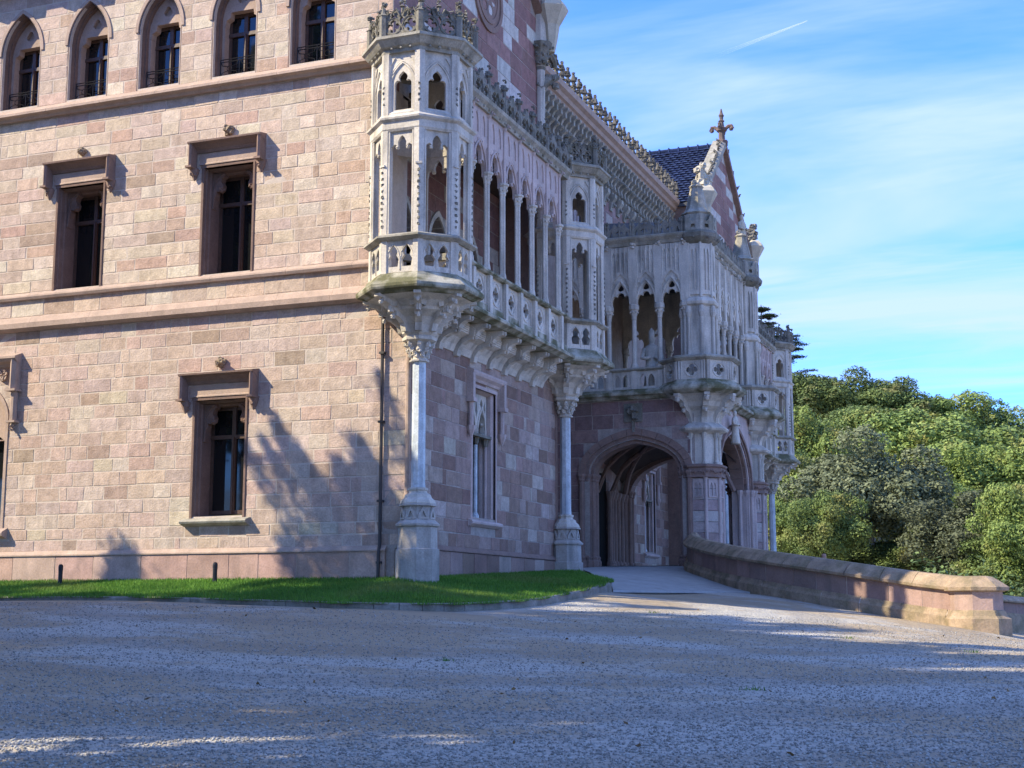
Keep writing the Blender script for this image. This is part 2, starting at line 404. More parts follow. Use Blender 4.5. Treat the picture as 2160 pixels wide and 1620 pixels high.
def soften(pal, k):
    t = sum(w for _, w in pal); m = [sum(c[i] * w for c, w in pal) / t for i in range(3)]
    return [(tuple(m[i] + (c[i] - m[i]) * k for i in range(3)), w) for c, w in pal]
PAL_LOW = [((r * 0.98, g * 1.005, b * 0.985), w) for (r, g, b), w in soften(PAL_LOW, 0.8)]; PAL_UP = [((r, g * 1.0, b * 0.975), w) for (r, g, b), w in soften(PAL_UP, 0.8)]
def pick(pal):
    t = random.uniform(0, sum(w for _, w in pal))
    for c, w in pal:
        t -= w
        if t <= 0: break
    k = random.uniform(0.92, 1.08)
    return tuple(min(1, max(0.01, x * k * random.uniform(0.97, 1.03))) for x in c)
def stone_block(mb, fr, a0, a1, b0, b1, depth, proud, colr, ch=0.009):
    j = lambda s_=0.006: random.uniform(-s_, s_)
    A0, A1, B0, B1 = a0 + j(), a1 + j(), b0 + j(), b1 + j()
    o = [(A0 + j(), B0 + j()), (A1 + j(), B0 + j()), (A1 + j(), B1 + j()), (A0 + j(), B1 + j())]
    ca, cb_ = (A0 + A1) / 2, (B0 + B1) / 2
    i_ = [(x + (ch if x < ca else -ch) + j(0.004), y + (ch if y < cb_ else -ch) + j(0.004)) for x, y in o]
    P = [fr(x, y, -depth) for x, y in o] + [fr(x, y, proud - ch) for x, y in o] + [fr(x, y, proud + j(0.004)) for x, y in i_]
    F_ = []
    for k in range(4):
        n = (k + 1) % 4
        F_ += [(k, n, n + 4, k + 4), (k + 4, n + 4, n + 8, k + 8)]
    F_.append((8, 9, 10, 11))
    mb.cur = colr; mb.add(P, F_); mb.cur = None
def courses(z0, z1, h, snaps=()):
    zs = [z0] + sorted(s for s in snaps if z0 + 0.12 < s < z1 - 0.12) + [z1]; out = [z0]
    for a, b in zip(zs[:-1], zs[1:]):
        n = max(1, round((b - a) / h)); ws = [random.uniform(0.93, 1.07) for _ in range(n)]; t = sum(ws); z = a
        for w in ws: z += (b - a) * w / t; out.append(z)
    return out
def masonry(fr, a0, a1, z0, z1, h, wr, pal, openings=(), snaps=(), joint=0.018, proud=(0.001, 0.007)):
    "stones of a wall as (a0,a1,b0,b1,colour,proud); openings: functions (z0,z1) -> (a0,a1) or None"
    out = []; zs = courses(z0, z1, h, snaps)
    for q, (b0, b1) in enumerate(zip(zs[:-1], zs[1:])):
        cuts = []
        for op in openings:
            r = op(b0 + 0.03, b1 - 0.03)
            if r: cuts.append(r)
        cuts.sort(); free = []; x = a0
        for c in cuts:
            if c[0] > x: free.append((x, min(c[0], a1)))
            x = max(x, c[1])
        if x < a1: free.append((x, a1))
        for f0, f1 in free:
            if f1 - f0 < 0.05: continue
            x = f0; first = True
            while x < f1 - 0.01:
                w = random.uniform(*wr) * (0.55 if first and q % 2 else 0.38 if random.random() < 0.05 else 1.0); first = False
                e = x + w
                if f1 - e < wr[0] * 0.6: e = f1
                e = min(e, f1)
                out.append((x + joint / 2, e - joint / 2, b0 + joint / 2, b1 - joint / 2, pick(pal), random.uniform(*proud)))
                x = e
    return out
def rect_op(a0, a1, b0, b1):
    return lambda z0, z1: (a0, a1) if z1 > b0 and z0 < b1 else None
def arch_op(mid, w, zb, zs, za):
    half = arch_half(w, za - zs, 14)
    def f(z0, z1):
        if z1 < zb or z0 > za - 0.02: return None
        if z0 < zs: return (mid - w, mid + w)
        t = z0 - zs
        for (x0, y0), (x1, y1) in zip(half[:-1], half[1:]):
            if y0 <= t <= y1:
                x = x0 + (x1 - x0) * (t - y0) / max(1e-6, y1 - y0); return (mid - x, mid + x)
        return None
    return f
def lay(stones, fr, wall, mat, n_single, key, depth=0.05):
    "the stones that show largest as pieces of their own, the rest joined"
    st = sorted(stones, key=key, reverse=True); rest = MB()
    for i, (a0, a1, b0, b1, c, p) in enumerate(st):
        if i < n_single:
            mb = MB(); stone_block(mb, fr, a0, a1, b0, b1, depth, p, c); ob('stone', mb, mat, wall)
        else: stone_block(rest, fr, a0, a1, b0, b1, depth, p, c)
    if rest.f: ob('stone_field', rest, mat, wall, kind='stuff')

def vext(mb, fr, poly, b0, b1):
    "(a,c) outline drawn up from b0 to b1"
    n = len(poly)
    P = [fr(a, b0, c) for a, c in poly] + [fr(a, b1, c) for a, c in poly]
    F_ = [(i, (i + 1) % n, (i + 1) % n + n, i + n) for i in range(n)]
    tri = tessellate_polygon([[Vector((a, c, 0)) for a, c in poly]])
    F_ += [tuple(t) for t in tri] + [tuple(i + n for i in t) for t in tri]
    mb.add(P, F_); return mb
def mir(poly): return [(-x, y) for x, y in reversed(poly)]
def sh2(poly, da, db=0): return [(x + da, y + db) for x, y in poly]
def arch_ring(mb, fr, mid, zs, w0, h0, w1, h1, c0, c1, seg=1, gap=0.0, n=12):
    "a band between two arches, cut into voussoirs when seg > 1"
    def full(w, h):
        hf = arch_half(w, h, n)
        return [(mid + x, zs + z) for x, z in hf] + [(mid - x, zs + z) for x, z in reversed(hf[:-1])]
    A, B = full(w0, h0), full(w1, h1); m = len(A)
    def at(Lst, t):
        t = t * (m - 1); i = min(int(t), m - 2); f = t - i
        return (Lst[i][0] + (Lst[i + 1][0] - Lst[i][0]) * f, Lst[i][1] + (Lst[i + 1][1] - Lst[i][1]) * f)
    for s_ in range(seg):
        t0, t1 = s_ / seg + (gap if s_ else 0), (s_ + 1) / seg - (gap if s_ < seg - 1 else 0)
        k = max(2, int(24 / seg)); T = [t0 + (t1 - t0) * i / k for i in range(k + 1)]
        P = []
        for t in T:
            x, y = at(A, t), at(B, t)
            P += [fr(x[0], x[1], c0), fr(x[0], x[1], c1), fr(y[0], y[1], c1), fr(y[0], y[1], c0)]
        F_ = []
        for i in range(k):
            o = i * 4
            for q in range(4): F_.append((o + q, o + (q + 1) % 4, o + 4 + (q + 1) % 4, o + 4 + q))
        F_ += [(0, 1, 2, 3), (k * 4, k * 4 + 1, k * 4 + 2, k * 4 + 3)]
        mb.add(P, F_)
    return mb

# ------------------------------------------------------------------ the palace
GROUND = 0.57
palace = empty('palace', (0, 0, GROUND))
tag(palace, 'large pink sandstone palace with pale limestone gallery, turrets and arched porch', 'palace')
S = Fr((0, 0, 0), (1, 0, 0), (0, -1, 0))

# ---- sunlit front
WIN_LOW = [(-4.72, 2.0, 5.28)]
WIN_UP = [(-8.88, 7.58, 10.76), (-4.70, 7.58, 10.78)]
ARCH_WIN = [-13.05, -10.95, -8.88, -6.78, -4.67, -2.58]
wall = ob('facade_wall', MB(), M['mortar'], palace)   # filled below
mb = MB()
holes_low = [rect(c - 0.71, c + 0.71, zb, t - 0.64) for c, zb, t in WIN_LOW]
bigc, bigw = -12.25, 1.5
holes_low.append(pointed(bigc - bigw, bigc + bigw, 1.85, 4.4, 5.62))
mb.plate(S, [rect(-16, -0.03, 0.2, 6.6)] + holes_low, -0.8, -0.002)
holes_up = [rect(c - 0.71, c + 0.71, zb, t - 0.64) for c, zb, t in WIN_UP]
holes_up += [pointed(c - 0.58, c + 0.58, 12.36, 13.8, 14.84) for c in ARCH_WIN]
mb.plate(S, [rect(-16, -0.5, 6.6, 18.5)] + holes_up, -0.8, -0.002)
wall.data = mesh_of(mb, 'facade_wall', M['mortar'])
ops_low = [rect_op(c - 0.72, c + 0.72, zb - 0.2, t - 0.6) for c, zb, t in WIN_LOW] + [arch_op(bigc, bigw, 1.7, 4.4, 5.62)]
ops_up = [rect_op(c - 0.72, c + 0.72, zb - 0.2, t - 0.6) for c, zb, t in WIN_UP]
ops_ar = [arch_op(c, 0.62, 12.2, 13.8, 14.9) for c in ARCH_WIN]
st = masonry(S, -13.6, 0.0, 1.28, 6.6, 0.312, (0.38, 0.80), PAL_LOW, ops_low, (1.8, 4.68))
st += masonry(S, -13.6, -0.5, 6.97, 7.4, 0.42, (0.5, 1.1), PAL_UP)
st += masonry(S, -13.6, -0.5, 7.56, 11.98, 0.295, (0.38, 0.95), PAL_UP, ops_up, (10.18,))
st += masonry(S, -13.6, -0.5, 12.3, 18.4, 0.34, (0.42, 0.9), PAL_UP, ops_ar)
lay(st, S, wall, M['ashlar'], 300, lambda s_: (s_[1] - s_[0]) * (s_[3] - s_[2]) if s_[1] > -11.2 and s_[2] < 14.6 and not (s_[2] < 5.0 and s_[0] > -0.3) else 0)
# plinth blocks
pb = []
x = -13.6
while x < -0.55:
    w = random.uniform(0.75, 1.35); e = min(x + w, -0.5); pb.append((x + 0.006, e - 0.006)); x = e
pl = ob('plinth', MB(), M['trim'], palace)
mb = MB(); mb.sweep(S, [(0, 1.16), (0.1, 1.17), (0.1, 1.2), (0.02, 1.29), (0, 1.29)], -16, -0.48); mb.box(S, -16, -0.5, -0.6, 1.165, -0.3, 0.062)
pl.data = mesh_of(mb, 'plinth', M['trim'])
for a, b in pb:
    mb = MB(); stone_block(mb, S.sh(c=0.06), a, b, -0.2, 1.165, 0.05, random.uniform(0.008, 0.012), pick([((0.40, 0.265, 0.22), 3), ((0.43, 0.30, 0.25), 3), ((0.37, 0.25, 0.205), 2)])); ob('plinth_stone', mb, M['plinth'], pl)
# string courses, cut to lengths
def string_course(prof, a0, a1, mat, fr=S, seg=1.6, parent=palace):
    mb = MB(); x = a0
    while x < a1 - 0.01:
        e = min(a1, x + seg * random.uniform(0.8, 1.25))
        if a1 - e < 0.4: e = a1
        mb.sweep(fr, prof, x + 0.003, e - 0.003); x = e
    return ob('string_course', mb, mat, parent)
string_course([(-0.1, 6.60), (0.08, 6.60), (0.2, 6.66), (0.21, 6.78), (0.14, 6.79), (0.06, 6.93), (0.02, 6.97), (-0.1, 6.97)], -16, -0.35, M['trim'])
string_course([(-0.1, 7.38), (0.09, 7.38), (0.12, 7.44), (0.11, 7.48), (0.01, 7.56), (-0.1, 7.56)], -16, -0.72, M['trim'])
string_course([(-0.1, 11.98), (0.1, 11.98), (0.14, 12.04), (0.25, 12.07), (0.25, 12.13), (0.03, 12.3), (-0.1, 12.31)], -16, -0.72, M['trim'])
# eaves above the picture: corbels under a deep cornice
ev = ob('eaves_cornice', MB(), M['trim'], palace)
mb = MB(); mb.sweep(S, [(-0.4, 16.0), (0.8, 16.0), (1.0, 16.15), (1.0, 16.5), (-0.4, 16.8)], -16, -0.55)
ev.data = mesh_of(mb, 'eaves_cornice', M['trim'])
cmb = MB(); cmb.sweep(Fr((0, 0, 0), (1, 0, 0), (0, -1, 0)), [(-0.02, 15.45), (0.5, 15.45), (0.76, 15.65), (0.8, 16.0), (-0.02, 16.0)], -0.22, 0.22)
cme = mesh_of(cmb, 'corbel', M['trim'])
for i in range(6):
    for q in (-0.2, 0.55): ob('corbel', cme, None, ev, loc=Vector((-14.1 + 2.1 * i + q, 0, 0)))

# ---- rectangular windows with label moulds
JAMB = [(-0.75, 0.0), (-0.715, 0.03), (-0.665, 0.03), (-0.665, -0.07), (-0.645, -0.09), (-0.645, -0.2), (-0.62, -0.23), (-0.62, -0.74), (-0.75, -0.74)]
CUSP = [(0.56, 0.0), (0.20, 0.0), (0.20, -0.08), (0.27, -0.13), (0.29, -0.22), (0.25, -0.3), (0.27, -0.4), (0.35, -0.45), (0.42, -0.42), (0.42, -0.5), (0.47, -0.62), (0.50, -0.85), (0.56, -0.9)]
def sash_window(cx, zb, top, sill, label):
    zt = top - 0.64; f = S.sh(a=cx)
    w = empty('sash_window', (cx, 0, zb), palace, label)
    mb = MB(); vext(mb, f, JAMB, zb - 0.12, zt); vext(mb, f, mir(JAMB), zb - 0.12, zt)
    mb.sweep(f, [(-0.74, zt - 0.10), (-0.4, zt - 0.10), (-0.36, zt - 0.055), (-0.2, zt - 0.05), (-0.1, zt), (0.03, zt), (0.03, zt + 0.07), (-0.74, zt + 0.07)], -0.75, 0.75)
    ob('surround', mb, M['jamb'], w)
    mb = MB(); mb.sweep(f, [(-0.02, zt + 0.075), (0.05, zt + 0.075), (0.05, zt + 0.1), (0.035, zt + 0.12), (0.035, zt + 0.34), (-0.02, zt + 0.34)], -0.79, 0.79)
    ob('lintel', mb, M['trim'], w)
    mb = MB()
    mb.sweep(f, [(-0.02, top - 0.27), (0.03, top - 0.27), (0.07, top - 0.2), (0.17, top - 0.12), (0.29, top - 0.085), (0.30, top - 0.045), (0.02, top + 0.01), (-0.02, top + 0.01)], -0.98, 0.98)
    for s_ in (-1, 1):
        a, b = sorted((s_ * 0.88, s_ * 0.972))
        vext(mb, f, [(a, -0.02), (b, -0.02), (b, 0.25), ((a + b) / 2, 0.285), (a, 0.25)], top - 0.62, top - 0.06)
        a, b = sorted((s_ * 0.84, s_ * 1.01))
        mb.box(f, a, b, top - 0.665, top - 0.62, -0.02, 0.31)
    ob('hood_mould', mb, M['trim_dark'], w)  # darker trim puts the shade under the hood into its colour
    for s_ in (-1, 1):
        mb = MB(); mb.leafy(f(s_ * 0.9, top - 0.78, 0.09), 0.11, 7); mb.lathe(f(s_ * 0.9, 0, 0.06), [(0.02, top - 0.93), (0.1, top - 0.75), (0.12, top - 0.665)], 6)
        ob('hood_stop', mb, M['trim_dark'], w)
        mb = MB(); pts = [(s_ * (x + 0.10), zt - 0.06 + y) for x, y in CUSP]
        mb.plate(f, [pts], -0.46, -0.28); mb.blob(f(s_ * 0.41, zt - 0.44, -0.34), 0.085, 7, 5)
        mb.tube([f(s_ * (x + 0.10), zt - 0.06 + y, -0.275) for x, y in [(0.21, -0.03), (0.30, -0.06), (0.40, -0.18), (0.45, -0.35), (0.47, -0.6), (0.5, -0.85)]], 0.022, 5)
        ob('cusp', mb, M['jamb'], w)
    mb = MB(); mb.leafy(f(0, top + 0.2, 0.07), 0.14, 12); mb.blob(f(0, top + 0.2, 0.05), 0.11, 8, 5)
    ob('rosette', mb, M['rosette'], w)
    if sill:
        mb = MB(); mb.sweep(f, [(-0.74, zb + 0.08), (-0.1, zb), (0.2, zb - 0.09), (0.22, zb - 0.12), (0.2, zb - 0.16), (0.04, zb - 0.22), (-0.74, zb - 0.22)], -0.86, 0.86)
    else:
        mb = MB(); mb.sweep(f, [(-0.74, zb + 0.08), (-0.02, zb - 0.02), (-0.02, zb - 0.14), (-0.74, zb - 0.14)], -0.70, 0.70)
    ob('sill', mb, M['trim'] if not sill else M['lime_worn'], w)
    casement(w, f, zb + 0.08, zt - 0.10, 0.62, -0.62)
    return w
def casement(w, f, z0, z1, hw, c, tr=0.72, mat='wood'):
    zt = z0 + (z1 - z0) * tr; mb = MB()
    for a0, a1, b0, b1, d in ((-hw, -hw + 0.07, z0, z1, 0.03), (hw - 0.07, hw, z0, z1, 0.03), (-0.05, 0.05, z0, z1, 0.045), (-hw, hw, z1 - 0.07, z1, 0.02), (-hw, hw, z0, z0 + 0.09, 0.02), (-hw, hw, zt - 0.045, zt + 0.045, 0.05)):
        mb.box(f, a0, a1, b0, b1, c - 0.05, c + d)
    mb.box(f, -0.02, 0.02, z0, zt, c + 0.04, c + 0.075)
    ob('window_frame', mb, M[mat], w)
    for a0, a1 in ((-hw + 0.068, -0.048), (0.048, hw - 0.068)):
        for b0, b1 in ((z0 + 0.088, zt - 0.043), (zt + 0.043, z1 - 0.068)):
            mb = MB(); mb.box(f, a0, a1, b0, b1, c - 0.03, c - 0.01); ob('pane', mb, M['glass'], w)
    mb = MB(); mb.box(f, -hw - 0.1, hw + 0.1, z0 - 0.1, z1 + 0.1, c - 0.3, c - 0.06); ob('dark_backing', mb, M['dark'], w)  # dark box behind the panes stands in for the unlit room
for c, zb, t in WIN_LOW: sash_window(c, zb, t, True, 'ground floor window with pale stone sill and carved label mould')
sash_window(*WIN_UP[0], False, 'first floor window under label mould, farther from the corner turret')
sash_window(*WIN_UP[1], False, 'first floor window under label mould, nearer the corner turret')

# ---- pointed windows of the top floor
def arched_window(cx):
    f = S.sh(a=cx); w = empty('arched_window', (cx, 0, 12.36), palace)
    mb = MB(); zs = 13.8
    steps = [(0.70, 1.16, 0.62, 1.06, -0.03, 0.035), (0.62, 1.06, 0.595, 1.03, -0.45, 0.0), (0.595, 1.03, 0.57, 1.0, -0.5, -0.09), (0.57, 1.0, 0.535, 0.955, -0.55, -0.2)]
    for qi, (w0, h0, w1, h1, c0, c1_) in enumerate(steps):
        if qi == 1: ob('hood_mould', mb, M['trim'], w); mb = MB()
        arch_ring(mb, f, 0, zs, w0, h0, w1, h1, c0, c1_)
        if w0 < 0.7:
            for s_ in (-1, 1):
                a, b = sorted((s_ * w0, s_ * w1)); mb.box(f, a, b, 12.3, zs, c0, c1_)
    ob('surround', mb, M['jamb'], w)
    mb = MB()   # carved head stone above a shouldered opening
    hf = arch_half(0.55, 0.97, 10)
    arch_pts = [(x, zs + z) for x, z in hf if zs + z > 13.75] + [(-x, zs + z) for x, z in reversed(hf[:-1]) if zs + z > 13.75]
    sho = [(-0.55, 13.72), (-0.46, 13.72), (-0.44, 13.86), (-0.33, 13.92), (-0.31, 14.06), (0.31, 14.06), (0.33, 13.92), (0.44, 13.86), (0.46, 13.72), (0.55, 13.72)]
    tre = [(0.08, 14.26), (0.13, 14.34), (0.08, 14.42), (0.03, 14.5), (-0.03, 14.5), (-0.08, 14.42), (-0.13, 14.34), (-0.08, 14.26)]
    mb.plate(f, [sho + arch_pts, tre], -0.48, -0.3); mb.box(f, -0.2, 0.2, 14.2, 14.55, -0.48, -0.4)
    for s_ in (-1, 1): mb.box(f, *sorted((s_ * 0.55, s_ * 0.465)), 12.3, 13.73, -0.5, -0.3)
    ob('head_stone', mb, M['trim'], w)
    mb = MB(); mb.sweep(f, [(-0.55, 12.46), (-0.46, 12.46), (0.05, 12.27), (0.05, 12.18), (-0.55, 12.18)], -0.62, 0.62); ob('sill', mb, M['trim'], w)
    casement(w, f, 12.46, 14.06, 0.465, -0.52, 0.68, 'wood')
    mb = MB(); c = -0.24; z0, z1 = 12.45, 12.86
    for z in (z0, z1, z1 - 0.06): mb.tube([f(-0.52, z, c), f(0.52, z, c)], 0.012, 5)
    for s_ in (-1, 0, 1): mb.tube([f(s_ * 0.515, z0, c), f(s_ * 0.515, z1, c)], 0.011, 5)
    for q in (-0.27, 0.27):
        zc = (z0 + z1 - 0.06) / 2
        mb.tube([f(q + 0.07 * math.cos(t), zc + 0.07 * math.sin(t), c) for t in np.linspace(0, 2 * PI, 10)[:-1]], 0.010, 4, close=True)
        for sx_ in (-1, 1):
            for sz in (-1, 1):
                mb.tube([f(q + sx_ * 0.05, zc + sz * 0.05, c), f(q + sx_ * 0.2, zc + sz * 0.09, c), f(q + sx_ * 0.23, zc + sz * 0.17, c)], 0.010, 4)
    ob('railing', mb, M['iron'], w)
    return w
for i, c in enumerate(ARCH_WIN): arched_window(c)

# ---- large traceried window at the picture's left edge
def big_window():
    f = S.sh(a=bigc); w = empty('traceried_window', (bigc, 0, 1.85), palace, 'wide pointed window with stone tracery under a tall label mould')
    zs = 4.4; mb = MB()
    for w0, h0, w1, h1, c0, c1_ in ((1.56, 1.3, 1.48, 1.2, -0.3, 0.03), (1.48, 1.2, 1.42, 1.13, -0.32, -0.05), (1.42, 1.13, 1.36, 1.06, -0.36, -0.12), (1.36, 1.06, 1.28, 0.97, -0.42, -0.2)):
        arch_ring(mb, f, 0, zs, w0, h0, w1, h1, c0, c1_)
        for s_ in (-1, 1): mb.box(f, *sorted((s_ * w0, s_ * w1)), 1.8, zs, c0, c1_)
    ob('surround', mb, M['trim'], w)
    mb = MB()
    mb.sweep(f, [(-0.02, 5.75), (0.05, 5.75), (0.09, 5.82), (0.2, 5.86), (0.26, 5.93), (0.26, 5.98), (0.02, 6.08), (-0.02, 6.08)], -1.85, 1.85)
    for s_ in (-1, 1):
        a, b = sorted((s_ * 1.66, s_ * 1.842)); vext(mb, f, [(a, -0.02), (b, -0.02), (b, 0.18), ((a + b) / 2, 0.25), (a, 0.18)], 5.18, 5.9)
        a, b = sorted((s_ * 1.6, s_ * 1.9)); mb.box(f, a, b, 5.13, 5.18, -0.02, 0.27)
        mb.tube([f(s_ * 1.75, 4.42, 0.09), f(s_ * 1.75, 5.13, 0.09)], 0.085, 8)
        mb.box(f, *sorted((s_ * 1.62, s_ * 1.88)), 4.37, 4.42, -0.02, 0.2); mb.leafy(f(s_ * 1.75, 4.25, 0.07), 0.12, 7)
        mb.leafy(f(s_ * 1.35, 5.55, 0.02), 0.16, 12)
    ob('hood_mould', mb, M['trim'], w)
    mb = MB()
    hf = arch_half(1.3, 0.98, 12); out = [(x, zs + z) for x, z in hf] + [(-x, zs + z) for x, z in reversed(hf[:-1])]
    mb.plate(f, [[(-1.3, 4.0), (1.3, 4.0)] + out, circle(0, 4.85, 0.3, 14), circle(-0.72, 4.55, 0.27, 12), circle(0.72, 4.55, 0.27, 12), [(-1.2, 4.0 + 0.02), (-0.5, 4.02), (-0.85, 4.25)], [(1.2, 4.02), (0.5, 4.02), (0.85, 4.25)]], -0.4, -0.25)
    for a in (-0.45, 0.45): mb.tube([f(a, 1.9, -0.32), f(a, 4.02, -0.32)], 0.06, 8)
    ob('tracery', mb, M['trim'], w)
    mb = MB(); mb.box(f, -1.35, 1.35, 1.9, 5.4, -0.5, -0.45); ob('pane', mb, M['glass'], w)
    mb = MB(); mb.sweep(f, [(-0.45, 1.95), (0.0, 1.86), (0.2, 1.76), (0.22, 1.72), (0.2, 1.66), (0.02, 1.6), (-0.45, 1.6)], -1.7, 1.7); ob('sill', mb, M['trim'], w)
big_window()
# ---- downpipe beside the corner
mb = MB(); mb.tube([S(-0.62, 0.4, 0.13), S(-0.62, 1.1, 0.13), S(-0.62, 1.35, 0.07), S(-0.62, 6.4, 0.07)], 0.036, 8)
for z in (0.9, 2.2, 3.9, 5.4): mb.box(S, -0.68, -0.56, z, z + 0.05, 0, 0.13)
ob('downpipe', mb, M['pipe'], palace, label='dark metal downpipe beside the corner column')

# ---- shaded side, ground floor
E0 = Fr((0, 0, 0), (0, 1, 0), (1, 0, 0))
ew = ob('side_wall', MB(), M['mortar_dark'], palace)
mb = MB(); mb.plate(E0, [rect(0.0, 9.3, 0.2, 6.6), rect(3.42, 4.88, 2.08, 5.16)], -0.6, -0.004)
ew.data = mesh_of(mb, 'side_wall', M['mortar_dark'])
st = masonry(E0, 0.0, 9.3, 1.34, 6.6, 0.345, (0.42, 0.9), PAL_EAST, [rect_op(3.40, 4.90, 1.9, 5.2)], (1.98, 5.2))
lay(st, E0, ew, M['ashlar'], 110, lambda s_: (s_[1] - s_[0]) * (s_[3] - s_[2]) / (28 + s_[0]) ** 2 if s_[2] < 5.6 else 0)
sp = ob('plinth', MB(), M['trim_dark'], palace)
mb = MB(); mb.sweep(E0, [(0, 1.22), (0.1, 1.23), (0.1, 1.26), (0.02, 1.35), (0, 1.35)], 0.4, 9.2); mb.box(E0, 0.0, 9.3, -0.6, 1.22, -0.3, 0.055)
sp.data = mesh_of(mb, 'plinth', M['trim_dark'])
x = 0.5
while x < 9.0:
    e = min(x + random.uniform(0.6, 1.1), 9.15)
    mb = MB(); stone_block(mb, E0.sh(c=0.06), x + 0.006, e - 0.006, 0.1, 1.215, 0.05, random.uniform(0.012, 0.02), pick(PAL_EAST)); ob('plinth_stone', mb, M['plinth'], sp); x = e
mb = MB(); mb.tube([(-0.02, -0.02, 1.3), (-0.02, -0.02, 6.5)], 0.055, 8); ob('corner_roll', mb, M['trim'], palace)
mb = MB(); mb.tube([(0, 9.28, 1.3), (0, 9.28, 6.5)], 0.055, 8); ob('corner_roll', mb, M['trim_dark'], palace)
def tracery_window(fr, w):
    "paired lights under a traceried head; fr: frame whose a=0 is the window's axis"
    f = fr; mb = MB()
    J = [(-0.80, 0.0), (-0.78, 0.025), (-0.73, 0.025), (-0.73, -0.05), (-0.66, -0.1), (-0.66, -0.3), (-0.62, -0.34), (-0.62, -0.5), (-0.80, -0.5)]
    vext(mb, f, J, 2.0, 5.16); vext(mb, f, mir(J), 2.0, 5.16)
    mb.sweep(f, [(-0.5, 5.08), (-0.3, 5.08), (-0.05, 5.16), (0.03, 5.16), (0.03, 5.24), (-0.5, 5.24)], -0.8, 0.8)
    for s_ in (-1, 1):
        mb.tube([f(s_ * 0.69, 2.1, -0.1), f(s_ * 0.69, 4.1, -0.1)], 0.04, 6); mb.tube([f(s_ * 0.63, 2.1, -0.22), f(s_ * 0.63, 4.1, -0.22)], 0.035, 6)
    ob('surround', mb, M['lime_pink'], w)
    mb = MB(); mb.sweep(f, [(-0.02, 5.30), (0.04, 5.30), (0.08, 5.36), (0.16, 5.42), (0.19, 5.48), (0.19, 5.52), (0.02, 5.6), (-0.02, 5.6)], -1.06, 1.06)
    for s_ in (-1, 1):
        a, b = sorted((s_ * 0.92, s_ * 1.05)); mb.box(f, a, b, 4.86, 5.5, -0.02, 0.17); mb.box(f, *sorted((s_ * 0.88, s_ * 1.1)), 4.76, 4.86, -0.02, 0.2)
        mb.tube([f(s_ * 0.97, 4.2, 0.08), f(s_ * 0.97, 4.78, 0.08)], 0.06, 7); mb.lathe(f(s_ * 0.97, 0, 0.08), [(0.02, 3.92), (0.1, 4.1), (0.12, 4.2)], 6)
    ob('hood_mould', mb, M['lime_pink'], w)
    mb = MB(); holes = []
    for s_ in (-1, 1):
        m_ = s_ * 0.315
        holes.append([(m_ - 0.24, 4.14), (m_ + 0.24, 4.14), (m_ + 0.23, 4.34), (m_ + 0.13, 4.56), (m_, 4.72), (m_ - 0.13, 4.56), (m_ - 0.23, 4.34)])
        holes.append([(m_, 4.76), (m_ + 0.09, 4.88), (m_, 5.02), (m_ - 0.09, 4.88)])
        holes.append([(m_ + s_ * 0.2, 4.66), (m_ + s_ * 0.26, 4.76), (m_ + s_ * 0.2, 4.98), (m_ + s_ * 0.13, 4.8)])
    holes.append([(0, 4.5), (0.07, 4.68), (0, 5.0), (-0.07, 4.68)])
    mb.plate(f, [rect(-0.63, 0.63, 4.1, 5.1)] + holes, -0.34, -0.2)
    for s_ in (-1, 1):
        m_ = s_ * 0.315; hf = arch_half(0.26, 0.62, 6)
        mb.tube([f(m_ + x, 4.14 + z, -0.19) for x, z in hf] + [f(m_ - x, 4.14 + z, -0.19) for x, z in reversed(hf[:-1])], 0.025, 5)
        mb.blob(f(m_ - 0.13, 4.4, -0.26), 0.045); mb.blob(f(m_ + 0.13, 4.4, -0.26), 0.045)
    ob('tracery', mb, M['lime'], w)
    mb = MB(); mb.box(f, -0.64, 0.64, 4.04, 4.11, -0.38, -0.06)
    for a in (-0.66, -0.56, 0, 0.56, 0.66): mb.lathe(f(a, 0, -0.2), [(0.035, 3.86), (0.05, 3.9), (0.085, 4.04)], 6); mb.leafy(f(a, 3.98, -0.18), 0.06, 4)
    ob('capitals', mb, M['carved'], w)
    mb = MB(); mb.lathe(f(0, 0, -0.22), [(0.09, 2.1), (0.09, 2.16), (0.065, 2.2), (0.052, 2.24), (0.05, 3.86)], 10); ob('colonnette', mb, M['marble'], w, smooth=False)
    mb = MB()
    for a0, a1 in ((-0.62, -0.09), (0.09, 0.62)): mb.box(f, a0, a1, 2.1, 4.1, -0.42, -0.40)
    ob('pane', mb, M['glass'], w)
    mb = MB(); mb.box(f, -0.8, 0.8, 2.0, 5.2, -0.6, -0.44); ob('dark_backing', mb, M['dark'], w)  # dark box in place of the unlit space behind the lights
    mb = MB(); mb.sweep(f, [(-0.5, 2.16), (-0.3, 2.12), (0.1, 2.0), (0.13, 1.96), (0.12, 1.92), (0.03, 1.86), (-0.5, 1.86)], -0.95, 0.95); ob('sill', mb, M['lime_pink'], w)
tracery_window(E0.sh(a=4.15), empty('traceried_window', (0, 4.15, 1.9), palace, 'narrow twin-light window with tracery on the shaded side wall'))

